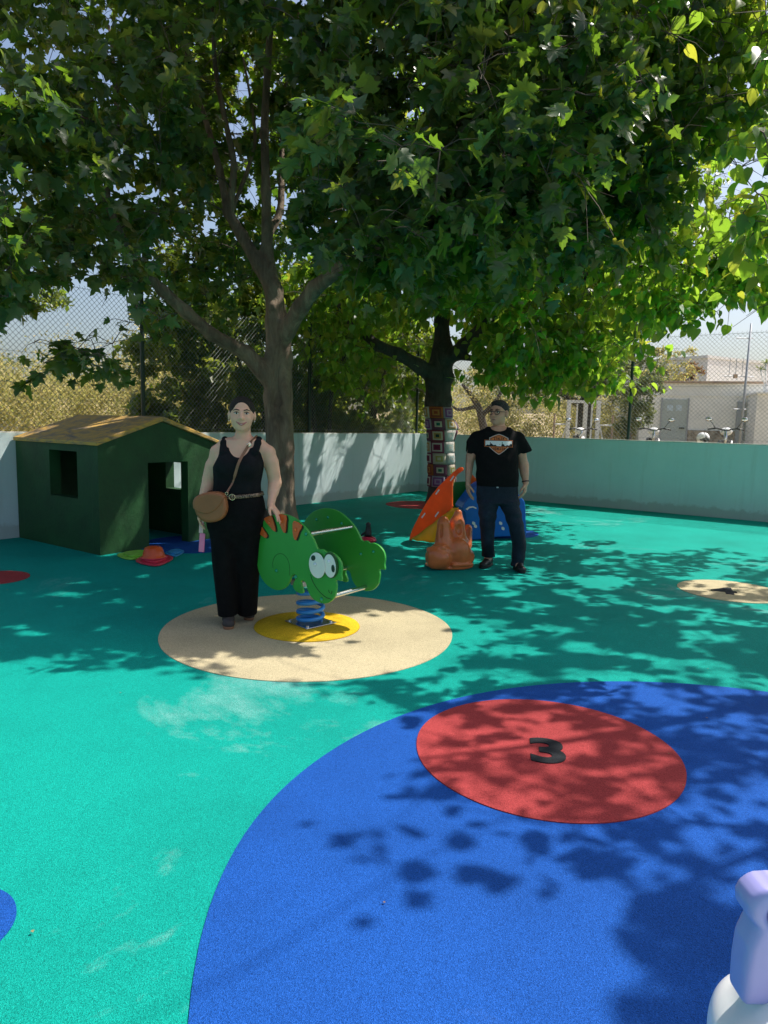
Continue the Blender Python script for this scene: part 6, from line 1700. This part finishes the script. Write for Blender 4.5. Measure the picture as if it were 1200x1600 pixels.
# ------------------------------------------------------------------ the man
YM = 7.25
MROOT = Vector((V(786, 800, YM).x, YM, 0)); sM = YM / FPX
def Mn(px, py, dy=0.0): return np.array(V(px, py, YM)) - np.array(MROOT) + np.array((0, dy, 0))
man = thing('person', MROOT, 'man in glasses, black printed T-shirt and dark jeans, looking aside', 'person')
def rowsM(L): return [(Mn(cx, py)[2], Mn(cx, py)[0], cy, hf * sM, b) for py, cx, hf, b, cy in L]
trunkM = rowsM([(667, 780, 14, 0.075, 0.02), (673, 778.5, 24, 0.095, 0.015), (684, 777, 31, 0.112, 0.01), (702, 776.5, 31, 0.128, 0.0), (725, 776.5, 31, 0.140, -0.01), (745, 777, 31, 0.142, -0.01), (758, 777, 31, 0.136, 0.0), (772, 777, 32, 0.132, 0.01), (786, 779, 32, 0.122, 0.01)])
LOM, HIM = (-0.40, -0.32, -0.02), (0.40, 0.30, 1.86)
hcM = Mn(779.5, 645, 0.0); RmM = rotz(R(38), 0.0)
f = Field(LOM, HIM, 0.0065)
f.loft(trunkM, 0.03)
armA = [Mn(745, 686, 0.02), Mn(732, 728, 0.05), Mn(730.5, 755, 0.0)]; armB = [Mn(810, 687, 0.02), Mn(819.5, 727, 0.05), Mn(821.5, 755, 0.0)]
for A_ in (armA, armB):
    f.chain(A_, [0.062, 0.047, 0.031], 0.02); f.cone(A_[1], A_[1] * 0.5 + A_[2] * 0.5, 0.049, 0.042, 0.02)
f.chain([Mn(780, 676, 0.02), Mn(747, 685, 0.02)], [0.055, 0.055], 0.03); f.chain([Mn(780, 676, 0.02), Mn(808, 686, 0.02)], [0.055, 0.055], 0.03)
f.cone(Mn(780.5, 657, 0.015), Mn(779, 674, 0.025), 0.060, 0.066, 0.03)
hM = head_prims(f, hcM, RmM, 1.08, 0.012, False)
hand(f, armA[2], Mn(733, 778, -0.02) - armA[2], (1, 0.2, 0), (0.1, -1, 0), 0.40, 1.05, 0.08, 0.6)
hand(f, armB[2], Mn(817.5, 779, -0.03) - armB[2], (-0.9, 0.35, 0), (-0.35, -1, 0), 0.62, 1.08, 0.08, 0.5)
tA = np.array(G(752, 889) - MROOT); hA = tA + np.array((0.13, 0.245, 0)); tB = np.array(G(817, 896.5) - MROOT); hB = tB + np.array((-0.02, 0.275, 0))
aA = hA + np.array((-0.03, -0.06, 0.10)); aB = hB + np.array((0.0, -0.065, 0.10))
f.chain([Mn(764, 790, 0.0), Mn(764, 828, 0.0), aA], [0.065, 0.045, 0.036], 0.02); f.chain([Mn(795, 790, 0.0), Mn(806, 828, -0.03), aB], [0.065, 0.045, 0.036], 0.02)
f.cone(aA, aA + np.array((-0.03, -0.06, -0.05)), 0.042, 0.035, 0.02); f.cone(aB, aB + np.array((0, -0.07, -0.05)), 0.042, 0.035, 0.02)
skinM = f.mesh('body'); put('body', skinM, MAT['skin_m'], man)
# T-shirt
f = Field(LOM, HIM, 0.0065)
wr = lambda x, y, z: 0.0035 * np.sin(38 * z + 14 * x + 9 * y) * np.sin(11 * x + 2.0) * np.clip((1.45 - z) * 3, 0, 1)
f.loft([r for r in trunkM if r[0] > Mn(777, 773)[2]], 0.02, 0.013, wr)
for A_, e in ((armA, (730.5, 706)), (armB, (822, 706))):
    f.cone(A_[0], Mn(e[0], e[1], 0.04), 0.074, 0.070, 0.03)
    f.cone(A_[0] * 0.7 + Mn(777, 690) * 0.3, Mn(e[0] * 0.72 + 777 * 0.28, 700, 0.02), 0.07, 0.06, 0.03)
f.chain([Mn(780, 676, 0.02), Mn(747, 684, 0.02)], [0.064, 0.064], 0.03); f.chain([Mn(780, 676, 0.02), Mn(808, 685, 0.02)], [0.064, 0.064], 0.03)
# open cuffs, hem and collar
f.F[:, :, :] = np.maximum(f.F, (Mn(777, 759)[2] - f.ax[2])[None, None, :])
for e, d_ in (((731, 707), (-0.32, 0.1, -1)), ((821.5, 707), (0.30, 0.1, -1))):
    c_ = Mn(*e, 0.03); d_ = np.array(d_) / np.linalg.norm(d_)
    sgn = -1 if e[0] < 777 else 1
    f.put(lambda x, y, z: np.maximum(-((x - c_[0]) * d_[0] + (y - c_[1]) * d_[1] + (z - c_[2]) * d_[2]), np.maximum(sgn * -(x - c_[0]) - 0.062, (c_[2] - 0.14) - z)), c_ - 0.16, c_ + 0.16, 0.0, 'sub')
f.cone(Mn(779, 640, 0.0), Mn(779, 668, 0.0), 0.078, 0.080, 0.01, 'sub'); f.ell(Mn(778, 666, -0.06), (0.085, 0.07, 0.055), 0.01, 'sub')
teeM = f.mesh('t_shirt'); tee = put('t_shirt', teeM, MAT['tee'], man)
# jeans
f = Field(LOM, HIM, 0.0065)
f.loft([r for r in trunkM if r[0] < Mn(777, 750)[2]], 0.02, 0.006)
jf = lambda ph: (lambda x, y, z: 0.0032 * np.sin(55 * z + ph + 9 * x) * np.clip(1.4 * np.exp(-((z - 0.55) / 0.12) ** 2) + 1.6 * np.clip((0.22 - z) * 6, 0, 1), 0, 1.5))
hA_, hB_ = np.array((aA[0] + 0.0, aA[1], Mn(765, 874)[2])), np.array((aB[0], aB[1], Mn(814, 884)[2]))
f.loft([(hA_[2], hA_[0], hA_[1] + 0.01, 0.070, 0.080), (Mn(764, 852)[2], Mn(763, 852)[0], 0.05, 0.066, 0.078), (Mn(762, 823)[2], Mn(761.5, 823)[0], 0.0, 0.078, 0.088), (Mn(763, 800)[2], Mn(762, 800)[0], 0.0, 0.096, 0.108), (Mn(763, 782)[2], Mn(763, 782)[0], 0.0, 0.110, 0.118)], 0.03, 0, jf(0.2), 'add', 2.0)
f.loft([(hB_[2], hB_[0], hB_[1] + 0.0, 0.066, 0.080), (Mn(811, 852)[2], Mn(811, 852)[0], -0.02, 0.072, 0.082), (Mn(806, 823)[2], Mn(806, 823)[0], -0.03, 0.080, 0.090), (Mn(800, 800)[2], Mn(800, 800)[0], -0.01, 0.094, 0.108), (Mn(793, 782)[2], Mn(793, 782)[0], 0.0, 0.110, 0.118)], 0.03, 0, jf(1.4), 'add', 2.0)
f.F[:, :, :] = np.maximum(f.F, (f.ax[2] - Mn(777, 754)[2])[None, None, :])
put('jeans', f.mesh('jeans'), MAT['denim'], man)
# hair
f = Field(hcM - 0.17, hcM + 0.18, 0.005)
f.ell(hM(0, 0.020, 0.036), np.array((0.081, 0.0965, 0.0865)) * 1.08, 0.01, 'add', RmM)
f.ell(hM(0, -0.135, -0.022), np.array((0.078, 0.110, 0.114)) * 1.08, 0.008, 'sub', RmM); f.ell(hM(0, -0.06, -0.135), np.array((0.14, 0.12, 0.112)) * 1.08, 0.008, 'sub', RmM)
for sx in (-1, 1): f.ell(hM(sx * 0.087, 0.012, -0.014), (0.018, 0.026, 0.034), 0.004, 'sub', RmM)
f.ell(hM(0, -0.045, 0.092), np.array((0.058, 0.045, 0.020)) * 1.08, 0.025, 'add', RmM)
put('hair', f.mesh('hair'), MAT['hair_m'], man)
face_parts(man, hM, 1.08, RmM, MAT['lips_m'], False, MAT['hair_m'])
gl = None
for sx in (-1, 1):
    pts = [hM(sx * 0.032 + 0.025 * math.cos(a), -0.101 + 0.006 * abs(math.cos(a)), 0.000 + 0.018 * math.sin(a)) for a in [2 * math.pi * i / 20 for i in range(21)]]
    fr = MB().tube(pts, 0.0032, 6).build('glasses_frame', MAT['dark'], man, True)
    MB().tube([hM(sx * 0.057, -0.094, 0.008), hM(sx * 0.077, -0.06, 0.008), hM(sx * 0.083, 0.01, 0.006)], 0.003, 6).build('temple_arm', MAT['dark'], fr, True)
MB().tube([hM(-0.009, -0.105, 0.006), hM(0, -0.108, 0.009), hM(0.009, -0.105, 0.006)], 0.003, 6).build('glasses_bridge', MAT['dark'], man, True)
shoe(man, hA, tA, MAT['shoe_dark'], MAT['sole_dark'], lace=False); shoe(man, hB, tB, MAT['shoe_dark'], MAT['sole_dark'], lace=False)
wv = Vector(armB[2] - armB[1]).normalized(); wc = Vector(armB[2]) - wv * 0.018; o1 = wv.orthogonal().normalized(); o2 = wv.cross(o1)
MB().tube([wc + (o1 * math.cos(a) + o2 * math.sin(a)) * 0.035 for a in [2 * math.pi * i / 20 for i in range(21)]], 0.006, 6).build('bracelet', MAT['dark'], man, True)
MB().box(Mn(774, 759, -0.142), (0.022, 0.012, 0.022)).build('belt_buckle', MAT['grey_metal'], man, bevel=0.004)
# print on the chest: shield, banner with a skyline, two words
FONT = {'I': '111 010 010 010 111', 'T': '111 010 010 010 010', 'A': '010 101 111 101 101', 'L': '100 100 100 100 111', 'V': '101 101 101 101 010', 'E': '111 100 110 100 111', 'N': '101 111 111 111 101', 'Z': '111 001 010 100 111'}
NX, NZ = 132, 96; img = np.zeros((NZ, NX), int)      # 0 none 1 orange 2 black 3 white 4 grey
yy, xx = np.mgrid[0:NZ, 0:NX]; X = (xx - NX / 2 + 0.5) / (NX / 2); Y = (NZ / 2 - yy - 0.5) / (NZ / 2)
def shield(g):
    top = 0.98 - 0.36 * np.clip(np.abs(X) / 0.64, 0, 1) ** 1.3
    side = np.where(Y > 0.3, 0.66, 0.66 + 0.06 * 0)
    bot = -1.0 + 0.80 * np.clip(np.abs(X) / 0.74, 0, 1) ** 1.25
    return (Y < top - g) & (np.abs(X) < side - g * 0.7) & (Y > bot + g * 1.1)
img[shield(0)] = 4; img[shield(0.06)] = 1; img[shield(0.13)] = 2; img[shield(0.17)] = 1
ban = (np.abs(X) < 0.99) & (np.abs(Y - 0.06) < 0.34); img[ban] = 1; img[(np.abs(X) < 0.96) & (np.abs(Y - 0.06) < 0.29)] = 2; img[(np.abs(X) < 0.93) & (np.abs(Y - 0.06) < 0.25)] = 3
sk = -0.06 + 0.07 * np.sin(X * 9) + 0.05 * np.sin(X * 23 + 1) + 0.22 * (np.abs(X - 0.22) < 0.02) + 0.18 * (np.abs(X + 0.6) < 0.02)
img[(np.abs(X) < 0.93) & (Y > -0.19) & (Y < sk) & ~((np.abs(X) < 0.16) & (Y < -0.03))] = 2
def word(wd, cx, cy, u_):
    W_ = len(wd) * 4 * u_ - u_
    for i, ch in enumerate(wd):
        for r_, row in enumerate(FONT[ch].split()):
            for c, b in enumerate(row):
                if b == '1':
                    x0 = int(cx - W_ / 2 + (i * 4 + c) * u_); y0 = int(cy + (r_ - 2.5) * u_ * 1.15); img[y0:y0 + u_ + 1, x0:x0 + u_] = 2
word('ITALIA', NX // 2, 23, 2); word('VENEZIA', NX // 2, 69, 2)
bvM = bvh_of([teeM])
zc0, xc0 = Mn(776.5, 693.5)[2], Mn(776.5, 693.5)[0]; wL, hL = 44 * sM, 31.5 * sM
gridv = {}; PV = []
def pv(i, j):
    if (i, j) not in gridv:
        x = xc0 + (j / NX - 0.5) * wL; z = zc0 + (0.5 - i / NZ) * hL; y = front_y(bvM, x, z); gridv[(i, j)] = len(PV); PV.append((x, (y if y is not None else -0.13) - 0.0025, z))
    return gridv[(i, j)]
PFc, PM = [], []
for i in range(NZ):
    for j in range(NX):
        if img[i, j]: PFc.append((pv(i, j), pv(i + 1, j), pv(i + 1, j + 1), pv(i, j + 1))); PM.append(img[i, j] - 1)
me = bpy.data.meshes.new('shirt_print'); me.from_pydata(PV, [], PFc)
for nm, c in (('print_orange', (0.60, 0.16, 0.04)), ('print_black', (0.01, 0.01, 0.01)), ('print_white', (0.75, 0.75, 0.74)), ('print_grey', (0.45, 0.43, 0.42))): me.materials.append(simple(nm, c, 0.8, 0, 0.05))
me.polygons.foreach_set('material_index', np.array(PM, np.int32)); put('shirt_print', me, None, tee)

# ================================================================== dry leaf scraps blown over the rubber floor
LV, LF = leaf_shape('plane'); n = 16; Vs, Fs = [], []
for k in range(n):
    g = G(rnd.uniform(-50, 1250), 820 + 780 * rnd.random() ** 1.2); s = rnd.uniform(0.004, 0.013); a = rnd.uniform(0, 6.28)
    q = LV * s * np.array((1, 1, 0.6)); c, sn = math.cos(a), math.sin(a)
    q = np.c_[q[:, 0] * c - q[:, 1] * sn + g.x, q[:, 0] * sn + q[:, 1] * c + g.y, q[:, 2] - q[:, 2].min() + 0.010]
    Fs.append(LF + len(Vs) * len(LV)); Vs.append(q)
MAT['litter'] = leaf_mat('dry_leaf', [(0.0, (0.20, 0.12, 0.05)), (0.6, (0.28, 0.19, 0.08)), (1.0, (0.36, 0.30, 0.16))], [(0, (0.3, 0.2, 0.06)), (1, (0.4, 0.3, 0.1))], 0.2, 0.8)
tag(put('leaf_litter', np_mesh('leaf_litter', np.concatenate(Vs), np.concatenate(Fs), False), MAT['litter']), 'tiny dry leaf scraps strewn over the rubber floor', 'litter', None, 'stuff')
